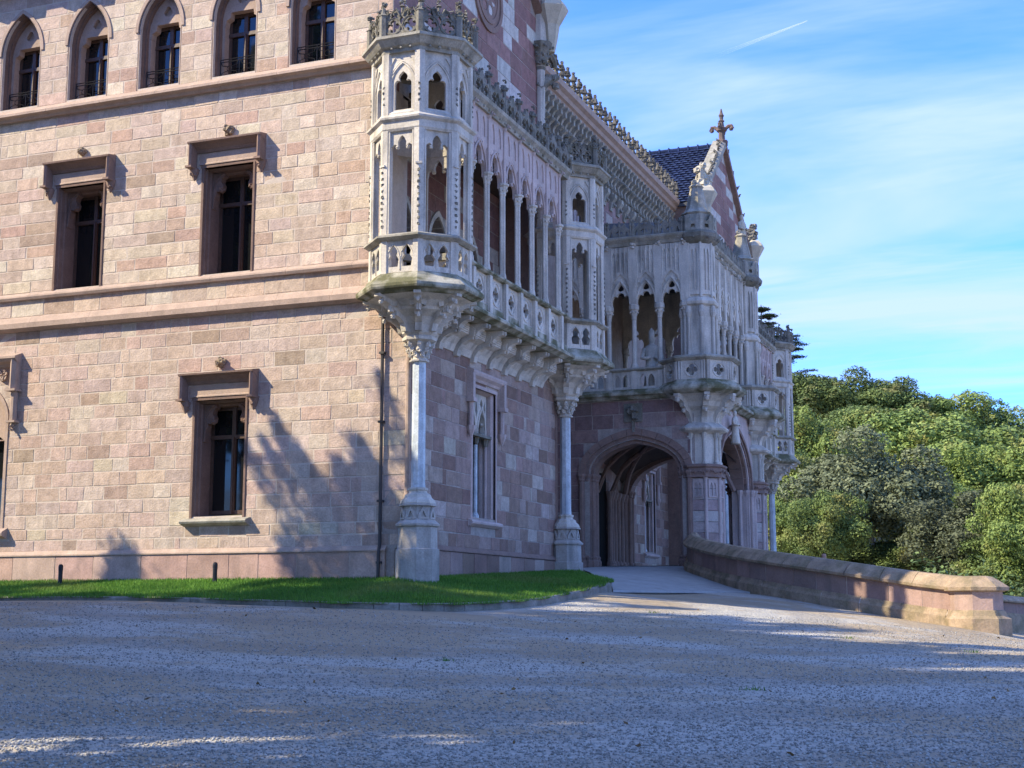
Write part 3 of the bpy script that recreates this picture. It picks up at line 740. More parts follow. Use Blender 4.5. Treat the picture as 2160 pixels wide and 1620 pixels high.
# ------------------------------------------------------------------ corner turrets of the gallery
TC = Vector((0.30, -0.15, 0))
OCT = [PI / 8 + k * PI / 4 for k in range(8)]
def oct_frames(Rr, normals, ctr=(0, 0, 0)):
    "frames on the faces of an octagon: a runs across the face, c=0 is its plane"
    ap = Rr * math.cos(PI / 8); out = []
    for d in normals:
        t = R(d); n = Vector((math.cos(t), math.sin(t), 0)); u = Vector((-n.y, n.x, 0))
        out.append(Fr(Vector(ctr) + n * ap, u, n))
    return out
def octv(Rr, k, z=0): return Vector((Rr * math.cos(OCT[k]), Rr * math.sin(OCT[k]), z))
TR = 1.10; HWF = TR * math.sin(PI / 8)
TUR_FACES = [180, -135, -90, -45, 0, 45, 90]
def turret(loc, label):
    t = empty('turret', loc, palace, label); L0 = Vector((0, 0, 0)); O = (0, 0, 0)
    def sub(n, mb, mat, **k): return ob(n, mb, M[mat], t, loc=L0 - Vector((0, 0, loc[2])), **k)
    # corbelled foot
    mb = MB(); mb.lathe(O, [(0.36, 5.74), (0.40, 5.78), (0.42, 5.9), (0.52, 6.06), (0.70, 6.16), (0.74, 6.18), (0.76, 6.24), (0.9, 6.36), (1.1, 6.42), (1.16, 6.44)], 8)
    sub('corbel_core', mb, 'lime')
    prof = [(0.30, 5.76), (0.46, 5.76), (0.50, 5.92), (0.62, 6.02), (0.72, 6.06), (0.72, 6.14), (0.80, 6.16), (0.84, 6.24), (0.96, 6.30), (1.08, 6.32), (1.08, 6.38), (1.22, 6.40), (1.22, 6.46), (0.30, 6.46)]
    for k in range(8):
        d = Vector((math.cos(OCT[k]), math.sin(OCT[k]), 0)); f = Fr(O, Vector((-d.y, d.x, 0)), d)
        mb = MB(); mb.sweep(f, prof, -0.075, 0.075); mb.blob(f(0, 6.04, 0.76), 0.06); mb.blob(f(0, 6.3, 1.1), 0.055)
        sub('corbel_rib', mb, 'lime')
    for f in oct_frames(1.0, TUR_FACES):
        mb = MB(); w = 0.36
        mb.plate(f.sh(c=-0.12), [[(-w, 6.12), (-0.30, 6.12), (-0.26, 6.25), (-0.15, 6.22), (-0.13, 6.32), (0, 6.40), (0.13, 6.32), (0.15, 6.22), (0.26, 6.25), (0.30, 6.12), (w, 6.12), (w, 6.45), (-w, 6.45)]], -0.10, 0.0)
        sub('corbel_arch', mb, 'lime')
    # slab
    mb = MB(); mb.lathe(O, [(1.14, 6.44), (1.2, 6.45), (1.26, 6.50), (1.36, 6.52), (1.38, 6.56), (1.38, 6.62), (1.34, 6.66), (1.18, 6.80), (1.13, 6.88)], 8)
    sub('slab', mb, 'lime_moss')
    # balustrade
    for f in oct_frames(TR, TUR_FACES):
        mb = MB(); w = HWF - 0.05; z0, z1 = 6.9, 7.58
        hol = []
        for m_ in (-0.155, 0.155):
            hol.append([(m_ - 0.1, z0 + 0.12), (m_ + 0.1, z0 + 0.12), (m_ + 0.125, z0 + 0.28), (m_ + 0.07, z0 + 0.36), (m_ + 0.1, z0 + 0.46), (m_ + 0.05, z0 + 0.56), (m_, z0 + 0.60), (m_ - 0.05, z0 + 0.56), (m_ - 0.1, z0 + 0.46), (m_ - 0.07, z0 + 0.36), (m_ - 0.125, z0 + 0.28)])
        mb.plate(f, [rect(-w, w, z0, z1)] + hol, -0.10, -0.02)
        for m_ in (-0.155, 0.155):
            hf = arch_half(0.135, 0.26, 5); mb.tube([f(m_ + x, 7.24 + z, -0.02) for x, z in hf] + [f(m_ - x, 7.24 + z, -0.02) for x, z in reversed(hf[:-1])], 0.018, 4)
        mb.tube([f(0, 6.95, -0.02), f(0, 7.24, -0.02)], 0.022, 5)
        sub('balustrade_panel', mb, 'lime')
    mb = MB(); mb.ring(O, [(TR - 0.16, 7.58), (TR + 0.03, 7.58), (TR + 0.13, 7.64), (TR + 0.13, 7.68), (TR + 0.02, 7.73), (TR - 0.16, 7.73)], 8); sub('rail', mb, 'lime_worn')
    # corner posts run the whole height
    for k in range(8):
        if k == 2: continue
        d = Vector((math.cos(OCT[k]), math.sin(OCT[k]), 0)); f = Fr(O, Vector((-d.y, d.x, 0)), d)
        mb = MB(); q = [(-0.11, TR - 0.18), (0.11, TR - 0.18), (0.11, TR - 0.03), (0.0, TR + 0.015), (-0.11, TR - 0.03)]
        vext(mb, f, q, 6.88, 11.9)
        for s_ in (-1, 1): mb.tube([f(s_ * 0.125, 7.74, TR - 0.075), f(s_ * 0.125, 9.96, TR - 0.075)], 0.028, 6)
        mb.box(f, -0.07, 0.07, 9.2, 9.24, TR - 0.1, TR + 0.03)
        sub('corner_post', mb, 'lime')
        mb = MB()
        for z in np.arange(7.9, 9.2, 0.13): mb.blob(f(0, z, TR - 0.005), 0.045, 5, 3, jit=0.35)
        for z in np.arange(10.6, 11.0, 0.12): mb.blob(f(0, z, TR - 0.005), 0.04, 5, 3, jit=0.35)
        sub('carved_strip', mb, 'carved', kind='stuff')
    # two storeys of openings
    for f in oct_frames(TR, TUR_FACES):
        w = HWF - 0.06; mb = MB()
        hd = [(-0.27, 9.52), (-0.25, 9.64), (-0.17, 9.70), (-0.09, 9.64), (-0.1, 9.74), (-0.05, 9.84), (0, 9.88), (0.05, 9.84), (0.1, 9.74), (0.09, 9.64), (0.17, 9.70), (0.25, 9.64), (0.27, 9.52)]
        mb.plate(f, [[(-w, 9.52)] + hd + [(w, 9.52), (w, 9.98), (-w, 9.98)]], -0.13, -0.05)
        mb.blob(f(-0.12, 9.63, -0.09), 0.05); mb.blob(f(0.12, 9.63, -0.09), 0.05)
        for s_ in (-1, 1): mb.box(f, *sorted((s_ * w, s_ * 0.27)), 7.73, 9.53, -0.13, -0.07)
        sub('tall_light', mb, 'lime')
        mb = MB()
        mb.plate(f, [rect(-w, w, 10.26, 11.72), keyhole(0, 0.20, 10.46, 11.02)], -0.14, -0.06)
        hf = arch_half(0.29, 0.52, 8)
        for r_, c_ in ((0.0, -0.05), (0.045, -0.06)):
            pts = [(x + r_ * (x / 0.29), z + r_) for x, z in hf]
            mb.tube([f(x, 10.98 + z, c_) for x, z in pts] + [f(-x, 10.98 + z, c_) for x, z in reversed(pts[:-1])], 0.024, 5)
        for s_ in (-1, 1): mb.tube([f(s_ * 0.285, 10.4, -0.05), f(s_ * 0.285, 10.98, -0.05)], 0.026, 5)
        mb.sweep(f, [(-0.14, 10.40), (-0.14, 10.48), (-0.08, 10.46), (0.0, 10.38), (0.0, 10.34)], -w, w)
        for s_ in (-1, 1): mb.plate(f, [[(s_ * 0.33, 11.62), (s_ * 0.18, 11.62), (s_ * 0.31, 11.42)]], -0.06, -0.03)
        sub('arched_light', mb, 'lime')
    mb = MB(); mb.ring(O, [(TR - 0.16, 9.96), (TR + 0.0, 9.97), (TR + 0.03, 10.02), (TR + 0.03, 10.17), (TR + 0.10, 10.22), (TR + 0.11, 10.26), (TR - 0.02, 10.36), (TR - 0.16, 10.36)], 8); sub('band', mb, 'lime')
    mb = MB(); mb.ring(O, [(TR - 0.2, 11.72), (TR + 0.02, 11.72), (TR + 0.02, 11.80), (TR + 0.10, 11.84), (TR + 0.20, 11.96), (TR + 0.24, 11.98), (TR + 0.24, 12.04), (TR + 0.1, 12.10), (TR - 0.2, 12.10)], 8)
    for f in oct_frames(TR + 0.06, TUR_FACES):
        for a in (-0.22, 0.0, 0.22): mb.blob(f(a, 11.80, 0.02), 0.035, 5, 3)
    sub('cornice', mb, 'lime_worn')
    mb = MB(); mb.lathe(O, [(TR - 0.1, 11.74), (TR - 0.1, 11.9)], 8); sub('ceiling', mb, 'render_in')
    # openwork cresting with fleurons
    for f in oct_frames(TR + 0.06, TUR_FACES):
        mb = MB(); w = HWF
        out = [(-w, 12.08), (w, 12.08), (w, 12.52), (w * 0.8, 12.66), (w * 0.55, 12.60), (w * 0.3, 12.72), (0, 12.56), (-w * 0.3, 12.72), (-w * 0.55, 12.60), (-w * 0.8, 12.66), (-w, 12.52)]
        hol = []
        for m_ in (-0.2, 0.2):
            hol.append(quatrefoil(m_, 12.30, 0.165, 5)); hol.append([(m_ - 0.06, 12.51), (m_, 12.46), (m_ + 0.06, 12.51), (m_, 12.60)])
        hol.append([(-0.035, 12.2), (0.035, 12.2), (0.05, 12.45), (0, 12.52), (-0.05, 12.45)])
        mb.plate(f, [out] + hol, -0.09, -0.01)
        for m_ in (-0.2, 0.2):
            mb.tube([f(m_ + 0.19 * math.cos(q), 12.30 + 0.19 * math.sin(q), -0.01) for q in np.linspace(0, 2 * PI, 11)[:-1]], 0.02, 4, close=True)
            mb.tube([f(m_ - 0.16, 12.52, 0), f(m_ - 0.1, 12.66, 0.03), f(m_, 12.62, 0.03), f(m_ - 0.04, 12.54, 0.02)], 0.022, 4)
            mb.tube([f(m_ + 0.16, 12.52, 0), f(m_ + 0.1, 12.66, 0.03), f(m_, 12.62, 0.03), f(m_ + 0.04, 12.54, 0.02)], 0.022, 4)
        mb.lathe(f(0, 0, -0.05), [(0.03, 12.6), (0.03, 12.72), (0.07, 12.74), (0.03, 12.78)], 6); mb.leafy(f(0, 12.84, -0.05), 0.09, 6)
        sub('cresting', mb, 'carved')
    for k in range(8):
        if k == 2: continue
        p = octv(TR + 0.04, k); mb = MB()
        mb.lathe((p.x, p.y, 0), [(0.09, 12.08), (0.09, 12.55), (0.11, 12.57), (0.06, 12.62), (0.04, 12.75)], 6); mb.leafy((p.x, p.y, 12.84), 0.10, 7); mb.leafy((p.x, p.y, 12.66), 0.11, 5)
        sub('fleuron', mb, 'carved')
    return t
t1 = turret((TC.x, TC.y, 5.74), 'octagonal corner turret with sunlit openings and mossy slab')
WING2 = 28.55
t2 = copy_part(t1, palace, (-0.05, 9.52, 0)); t2['label'] = 'octagonal gallery turret beside the porch'
t3 = copy_part(t1, palace, (0, WING2, 0)); t3['label'] = 'octagonal turret mostly hidden behind the porch'
t4 = copy_part(t1, palace, (0, WING2 + 9.5, 0)); t4['label'] = 'farthest octagonal turret against the trees'

# ------------------------------------------------------------------ marble columns under the turrets
def column(loc, label):
    c = empty('column', loc, palace, label); O = (0, 0, -loc[2])
    def sub(n, mb, mat, smooth=False): return ob(n, mb, M[mat], c, loc=Vector(O), smooth=smooth)
    mb = MB(); mb.lathe((0, 0, 0), [(0.155, 2.44), (0.148, 2.6), (0.14, 5.18)], 8); sub('shaft', mb, 'marble')
    mb = MB(); mb.lathe((0, 0, 0), [(0.16, 5.14), (0.21, 5.15), (0.22, 5.18), (0.17, 5.21), (0.17, 5.4), (0.2, 5.5), (0.26, 5.56), (0.37, 5.60), (0.38, 5.66), (0.34, 5.69), (0.40, 5.74), (0.40, 5.78), (0.3, 5.8)], 8)
    for z, r_, n_, s_ in ((5.29, 0.19, 8, 0.065), (5.40, 0.22, 8, 0.07), (5.50, 0.27, 8, 0.06)):
        for k in range(n_):
            a = 2 * PI * (k + (z > 5.35) * 0.5) / n_; mb.blob((r_ * math.cos(a), r_ * math.sin(a), z), s_, 5, 4, jit=0.3)
            mb.blob((r_ * 1.12 * math.cos(a), r_ * 1.12 * math.sin(a), z + 0.035), s_ * 0.6, 5, 3, jit=0.3)
    sub('capital', mb, 'lime')
    mb = MB(); mb.lathe((0, 0, 0), [(0.36, 2.10), (0.38, 2.14), (0.36, 2.2), (0.29, 2.26), (0.27, 2.32), (0.2, 2.36), (0.19, 2.4), (0.215, 2.42), (0.215, 2.46), (0.16, 2.48)], 8); sub('base', mb, 'lime')
    mb = MB(); mb.lathe((0, 0, 0), [(0.46, -0.3), (0.46, 1.18), (0.42, 1.2), (0.41, 1.64), (0.46, 1.66), (0.47, 1.70), (0.40, 1.76), (0.34, 1.82), (0.325, 2.06), (0.40, 2.08), (0.40, 2.11), (0.35, 2.14)], 8)
    for f in oct_frames(0.35, range(-180, 180, 45)):
        mb.plate(f, [[(-0.12, 1.80), (0.12, 1.80), (0.11, 1.9), (0, 2.07), (-0.11, 1.9)], [(-0.06, 1.84), (0.06, 1.84), (0, 1.98)]], -0.06, 0.03)
    sub('pedestal', mb, 'lime_grey')
    return c
c1_ = column((TC.x, TC.y, GROUND), 'pale blue marble column under the nearest corner turret')
c2_ = copy_part(c1_, palace, (-0.05, 9.52, 0)); c2_['label'] = 'pale blue marble column between side wall and porch'
c3_ = copy_part(c1_, palace, (0, WING2, 0)); c3_['label'] = 'marble column hidden behind the porch'
c4_ = copy_part(c1_, palace, (0, WING2 + 9.5, 0)); c4_['label'] = 'farthest marble column against the trees'

# ------------------------------------------------------------------ arcaded gallery
GX = 0.86; PITCH_G = 0.985; GY0 = 1.40; NB = 6
def gallery(y0, label):
    g = empty('gallery', (0, y0, 6.46), palace, label); f0 = Fr((0, 0, -6.46), (0, 1, 0), (1, 0, 0))
    def sub(n, mb, mat, a=0.0, **k): 
        me = mb if isinstance(mb, bpy.types.Mesh) else mesh_of(mb, n, M[mat])
        return ob(n, me, None, g, loc=Vector((0, a, 0)), **k)
    a0, a1 = -0.55, NB * PITCH_G + 0.55
    mb = MB(); mb.sweep(f0, [(-0.5, 6.42), (0.9, 6.42), (0.98, 6.47), (1.06, 6.5), (1.07, 6.56), (1.03, 6.60), (0.86, 6.70), (0.86, 6.84), (-0.5, 6.84)], a0, a1); sub('slab', mb, 'lime_moss')
    mb = MB(); mb.sweep(f0, [(0.76, 7.55), (0.92, 7.55), (0.97, 7.59), (0.97, 7.63), (0.9, 7.68), (0.76, 7.68)], a0, a1); sub('rail', mb, 'lime_moss')
    mb = MB(); mb.sweep(f0, [(0.66, 11.42), (0.90, 11.42), (0.92, 11.50), (1.0, 11.58), (1.02, 11.66), (0.95, 11.72), (0.66, 11.72)], a0, a1)
    for k in range(NB * 3): mb.blob(f0(0.16 + k * PITCH_G / 3, 11.48, 0.93), 0.035, 5, 3)
    sub('cornice', mb, 'lime_worn')
    mb = MB(); mb.box(f0, a0, a1, 11.5, 11.62, -0.5, 0.75); sub('ceiling', mb, 'render_in')
    # one bay of each kind, repeated
    w = PITCH_G / 2
    mb = MB(); f = f0
    ho = cusped(0, w - 0.10, 9.98, 10.02, 10.62)
    mb.plate(f, [[(-w, 9.9)] + [(-w + 0.10, 9.9)] + ho[0:1] + list(reversed(ho[2:])) + ho[1:2] + [(w - 0.10, 9.9), (w, 9.9), (w, 11.44), (-w, 11.44)]], 0.70, 0.80)
    hf = arch_half(w - 0.10, 0.66, 8)
    mb.tube([f(x, 10.02 + z, 0.82) for x, z in hf] + [f(-x, 10.02 + z, 0.82) for x, z in reversed(hf[:-1])], 0.03, 5)
    for m_ in (-0.19, 0.19):
        hl = arch_half(0.15, 0.32, 6)
        low = 10.52
        mb.tube([f(m_ + 0.15, low, 0.81)] + [f(m_ + x, 11.04 + z, 0.81) for x, z in hl] + [f(m_ - x, 11.04 + z, 0.81) for x, z in reversed(hl[:-1])] + [f(m_ - 0.15, low, 0.81)], 0.022, 4)
    mb.tube([f(0, 10.68, 0.81), f(0, 11.4, 0.81)], 0.03, 4)
    lay_ = [(-w + 0.03, 10.66), (-0.3, 10.5), (-0.05, 10.72), (0.05, 10.72), (0.3, 10.5), (w - 0.03, 10.66), (w - 0.03, 11.43), (-w + 0.03, 11.43)]
    mb.plate(f, [lay_] + [[(m_ - 0.1, 10.82), (m_ + 0.1, 10.82), (m_ + 0.1, 11.1), (m_ + 0.06, 11.24), (m_, 11.33), (m_ - 0.06, 11.24), (m_ - 0.1, 11.1)] for m_ in (-0.2, 0.2)], 0.79, 0.83)
    for s_ in (-1, 1): mb.blob(f(s_ * 0.16, 10.2, 0.76), 0.055, 6, 4); mb.blob(f(s_ * 0.14, 10.66, 0.82), 0.04, 5, 3)
    tr_me = mesh_of(mb, 'tracery_panel', M['lime_pink'])
    mb = MB(); hol = quatrefoil(0, 7.2, 0.2, 6)
    mb.plate(f, [rect(-w + 0.09, w - 0.09, 6.84, 7.56), hol], 0.74, 0.82)
    mb.tube([f(0.25 * math.cos(q), 7.2 + 0.28 * math.sin(q), 0.82) for q in np.linspace(0, 2 * PI, 15)[:-1]], 0.022, 4, close=True)
    for s_ in (-1, 1): mb.box(f, *sorted((s_ * 0.34, s_ * 0.30)), 6.9, 7.5, 0.81, 0.835)
    bp_me = mesh_of(mb, 'balustrade_panel', M['lime'])
    mb = MB(); mb.box(f, -0.09, 0.09, 6.72, 7.56, 0.72, 0.885); mb.box(f, -0.075, 0.075, 6.66, 7.6, 0.87, 0.92); po_me = mesh_of(mb, 'balustrade_post', M['lime'])
    mb = MB()
    for s_ in (-1, 1): mb.lathe((0.78, s_ * 0.05, -6.46), [(0.062, 7.68), (0.062, 7.76), (0.042, 7.82), (0.040, 9.72), (0.055, 9.76), (0.05, 9.8), (0.075, 9.92)], 6)
    mb.lathe((0.82, 0, -6.46), [(0.07, 7.68), (0.06, 7.78), (0.045, 7.84), (0.043, 9.72), (0.06, 9.76), (0.055, 9.8), (0.1, 9.95), (0.13, 9.97), (0.13, 10.02)], 8)
    for q in range(6): mb.blob((0.82 + 0.085 * math.cos(q), 0.085 * math.sin(q), 9.86 - 6.46), 0.03, 4, 3)
    co_me = mesh_of(mb, 'colonnette', M['lime'])
    mb = MB(); mb.box(f, -0.055, 0.055, 10.02, 11.44, 0.72, 0.86); mb.lathe((0.82, 0, -6.46), [(0.04, 10.02), (0.04, 11.3), (0.08, 11.36), (0.09, 11.42)], 6); mb.leafy(f(0, 11.46, 0.96), 0.07, 5)
    pi_me = mesh_of(mb, 'pilaster', M['lime_pink'])
    mb = MB(); mb.sweep(f, [(-0.02, 5.72), (0.1, 5.72), (0.13, 5.86), (0.22, 5.98), (0.36, 6.05), (0.50, 6.07), (0.50, 6.15), (0.58, 6.16), (0.62, 6.24), (0.72, 6.30), (0.84, 6.32), (0.84, 6.42), (-0.02, 6.42)], -0.10, 0.10)
    mb.sweep(f, [(0.40, 6.14), (0.54, 6.14), (0.57, 6.3), (0.45, 6.4), (0.4, 6.4)], -0.13, 0.13); mb.blob(f(0, 6.12, 0.53), 0.055); mb.blob(f(0, 6.36, 0.86), 0.05)
    cb_me = mesh_of(mb, 'corbel', M['lime'])
    mb = MB()   # ribbed cove between corbels
    for q in range(4):
        o = -0.02 + 0.025 * q; ww = 0.34 - 0.035 * q
        mb.sweep(f, [(-0.02, 5.80 + 0.06 * q), (0.06 + o, 5.80 + 0.06 * q), (0.12 + o, 5.95 + 0.05 * q), (0.25 + o, 6.10 + 0.04 * q), (0.44 + o, 6.18 + 0.04 * q), (0.44, 6.42), (-0.02, 6.42)], -ww, ww)
    cv_me = mesh_of(mb, 'cove', M['lime'])
    mb = MB()   # openwork cresting
    out = [(-w, 11.70), (w, 11.70), (w, 12.0), (w * 0.86, 12.18), (w * 0.62, 12.1), (w * 0.5, 12.24), (w * 0.3, 12.2), (w * 0.14, 12.36), (0, 12.3), (-w * 0.14, 12.36), (-w * 0.3, 12.2), (-w * 0.5, 12.24), (-w * 0.62, 12.1), (-w * 0.86, 12.18), (-w, 12.0)]
    mb.plate(f, [out, quatrefoil(-0.24, 11.92, 0.15, 5), quatrefoil(0.24, 11.92, 0.15, 5), [(-0.05, 11.8), (0.05, 11.8), (0.07, 12.05), (0, 12.15), (-0.07, 12.05)]], 0.80, 0.87)
    for m_ in (-0.24, 0.24):
        mb.tube([f(m_ + 0.17 * math.cos(q), 11.92 + 0.17 * math.sin(q), 0.87) for q in np.linspace(0, 2 * PI, 10)[:-1]], 0.02, 4, close=True)
        mb.leafy(f(m_, 12.2, 0.85), 0.09, 5)
    mb.leafy(f(0, 12.36, 0.84), 0.08, 5)
    cr_me = mesh_of(mb, 'cresting', M['carved'])
    mb = MB(); mb.lathe((0.84, 0, -6.46), [(0.07, 11.7), (0.07, 12.0), (0.045, 12.06), (0.045, 12.34), (0.08, 12.38), (0.05, 12.42), (0.03, 12.5)], 6); mb.leafy((0.84, 0, 12.44 - 6.46), 0.12, 8); mb.leafy((0.84, 0, 12.6 - 6.46), 0.07, 4); fl_me = mesh_of(mb, 'fleuron', M['carved'])
    for i in range(NB):
        y = (i + 0.5) * PITCH_G
        sub('tracery_panel', tr_me, None, y); sub('balustrade_panel', bp_me, None, y); sub('cresting', cr_me, None, y); sub('cove', cv_me, None, y)
    for i in range(NB + 1):
        y = i * PITCH_G
        sub('balustrade_post', po_me, None, y); sub('colonnette', co_me, None, y); sub('pilaster', pi_me, None, y); sub('corbel', cb_me, None, y); sub('fleuron', fl_me, None, y)
    for y in (-0.5 * PITCH_G, (NB + 0.5) * PITCH_G): sub('cresting', cr_me, None, y); sub('cove', cv_me, None, y)
    return g
g1 = gallery(GY0, 'limestone gallery of six slender arches with pierced balustrade')
g2 = copy_part(g1, palace, (0, WING2, 0)); g2['label'] = 'far limestone gallery seen past the porch'

# ------------------------------------------------------------------ tall wings behind the galleries
def gable_clip(y0, y1, ze, za):
    mid = (y0 + y1) / 2; hw = (y1 - y0) / 2
    def lo(z0, z1):
        if z1 < ze: return None
        x = hw * max(0, (za - z1)) / (za - ze); return (y0 - 1, mid - x)
    def hi(z0, z1):
        if z1 < ze: return None
        x = hw * max(0, (za - z1)) / (za - ze); return (mid + x, y1 + 1)
    return [lo, hi]
def wing_wall(x, y0, y1, z0, ze, za, doors, label, flat=False):
    f = Fr((x, 0, 0), (0, 1, 0), (1, 0, 0)); mid = (y0 + y1) / 2
    w = ob('wing_wall', MB(), M['mortar_dark'], palace, label)
    mb = MB(); mb.plate(f, [[(y0, z0), (y1, z0), (y1, ze)] + ([] if flat else [(mid, za)]) + [(y0, ze)]] + [pointed(d - 0.5, d + 0.5, 6.86, 9.0, 9.8) for d in doors], -0.5, -0.004)
    w.data = mesh_of(mb, 'wing_wall', M['mortar_dark'])
    st = masonry(f, y0, y1, max(z0, 6.85), za - (0 if flat else 0.3), 0.44, (0.6, 1.25), PAL_STRIPE, [arch_op(d, 0.52, 6.7, 9.0, 9.85) for d in doors] + ([] if flat else gable_clip(y0, y1, ze, za)))
    lay(st, f, w, M['ashlar'], 0, lambda s_: 0)
    for d in doors:
        mb = MB(); arch_ring(mb, f, d, 9.0, 0.62, 0.95, 0.5, 0.8, -0.3, 0.04)
        for s_ in (-1, 1): mb.box(f, *sorted((d + s_ * 0.62, d + s_ * 0.5)), 6.86, 9.0, -0.3, 0.04)
        ob('door_surround', mb, M['lime'], w)
        mb = MB(); mb.box(f, d - 0.55, d + 0.55, 6.8, 9.9, -0.5, -0.42); ob('door', mb, M['glass'], w)
    return w
wing_wall(-0.5, 0.0, 9.3, 11.45, 16.7, 20.6, (), 'striped purple and white stone wall above the near gallery')
wing_wall(-1.5, 0.5, 9.3, 6.6, 11.6, 11.6, (2.6, 4.65, 6.7), 'back wall of the near gallery with dark doorways', True)
mb = MB(); mb.box(Fr((0, 0, 0), (0, 1, 0), (1, 0, 0)), 0.55, 9.25, 11.40, 11.5, -1.55, -0.5); ob('gallery_ceiling', mb, M['render_in'], palace)
mb = MB(); mb.box(Fr((0, 0, 0), (0, 1, 0), (1, 0, 0)), 0.55, 9.25, 6.5, 6.84, -1.55, -0.5); ob('gallery_floor', mb, M['lime_worn'], palace)
wing_wall(-0.6, 28.6, 37.9, 6.6, 16.7, 20.5, (31.2, 33.2, 35.2), 'far gable wall of purple and white stone')
fb = Fr((0, 0, 0), (1, 0, 0), (0, 1, 0))
for bx_ in ((-2.2, -0.52, 0.2, 16.6, 8.8, 9.3), (-16, -0.6, 16.0, 16.6, 0.6, 8.79), (-6, -0.62, 0.5, 16.6, 28.6, 29.0), (-0.61, -0.05, 0.5, 6.6, 28.62, 28.9), (-6, -0.51, 0.5, 6.6, 37.4, 37.89), (-6, -0.61, 6.61, 16.6, 37.5, 37.88), (-0.5, 0.0, 0.5, 6.6, 28.63, 37.9), (-2.15, -0.01, 0.5, 6.6, 8.9, 9.28)):
    mb = MB(); mb.box(fb, *bx_); ob('cross_wall', mb, M['trim_dark'], palace)
# rose window over the near gallery
f = Fr((-0.5, 5.5, 15.93), (0, 1, 0), (1, 0, 0)); mb = MB()
for r0, r1, c in ((0.98, 0.84, 0.06), (0.84, 0.74, 0.02), (0.74, 0.62, 0.045)):
    mb.plate(f, [circle(0, 0, r0, 28), circle(0, 0, r1, 28)], -0.1, c)
rw = empty('rose_window', (-0.5, 5.5, 15.0), palace, 'round rose window in the striped wall at the picture top')
ob('surround', mb, M['trim_dark'], rw)
mb = MB(); mb.plate(f, [circle(0, 0, 0.63, 24)] + [circle(0.38 * math.cos(q), 0.38 * math.sin(q), 0.15, 10) for q in np.arange(0, 2 * PI, PI / 3)] + [circle(0, 0, 0.13, 10)], -0.08, 0.02); ob('tracery', mb, M['trim_dark'], rw)
mb = MB(); mb.plate(f, [circle(0, 0, 0.62, 20)], -0.1, -0.06); ob('pane', mb, M['glass'], rw)
# angle shaft with carved capital and gargoyle on the wing's corner
pn = empty('angle_pinnacle', (-0.45, 9.28, 13.0), palace, 'angle shaft with carved capital and gargoyle at the wing corner')
px_, py_ = -0.42, 9.30
mb = MB(); mb.lathe((px_, py_, 0), [(0.13, 12.0), (0.13, 15.3), (0.17, 15.34)], 8); ob('shaft', mb, M['lime'], pn)
mb = MB(); mb.lathe((px_, py_, 0), [(0.12, 15.2), (0.18, 15.4), (0.24, 15.7), (0.36, 15.95), (0.38, 16.02)], 8)
for z, r_ in ((15.45, 0.2), (15.65, 0.26), (15.85, 0.34)):
    for k in range(8): mb.leafy((px_ + r_ * math.cos(k * PI / 4), py_ + r_ * math.sin(k * PI / 4), z), 0.1, 3)
ob('capital', mb, M['carved'], pn)
mb = MB(); mb.tube([(px_, py_ + 0.2, 15.95), (px_ + 0.1, py_ + 0.55, 15.9), (px_ + 0.14, py_ + 0.75, 15.75), (px_ + 0.15, py_ + 0.8, 15.6)], 0.13, 6, 0.07); mb.leafy((px_ + 0.12, py_ + 0.7, 15.95), 0.14, 6); mb.leafy((px_ + 0.1, py_ + 0.5, 16.25), 0.18, 8); mb.leafy((px_ + 0.1, py_ + 0.4, 16.5), 0.14, 6); ob('gargoyle', mb, M['carved'], pn)
mb = MB(); mb.lathe((px_, py_, 0), [(0.26, 16.02), (0.21, 16.1), (0.18, 16.95), (0.2, 17.05), (0.30, 17.25), (0.31, 17.4), (0.2, 18.6)], 8); ob('block', mb, M['lime'], pn)
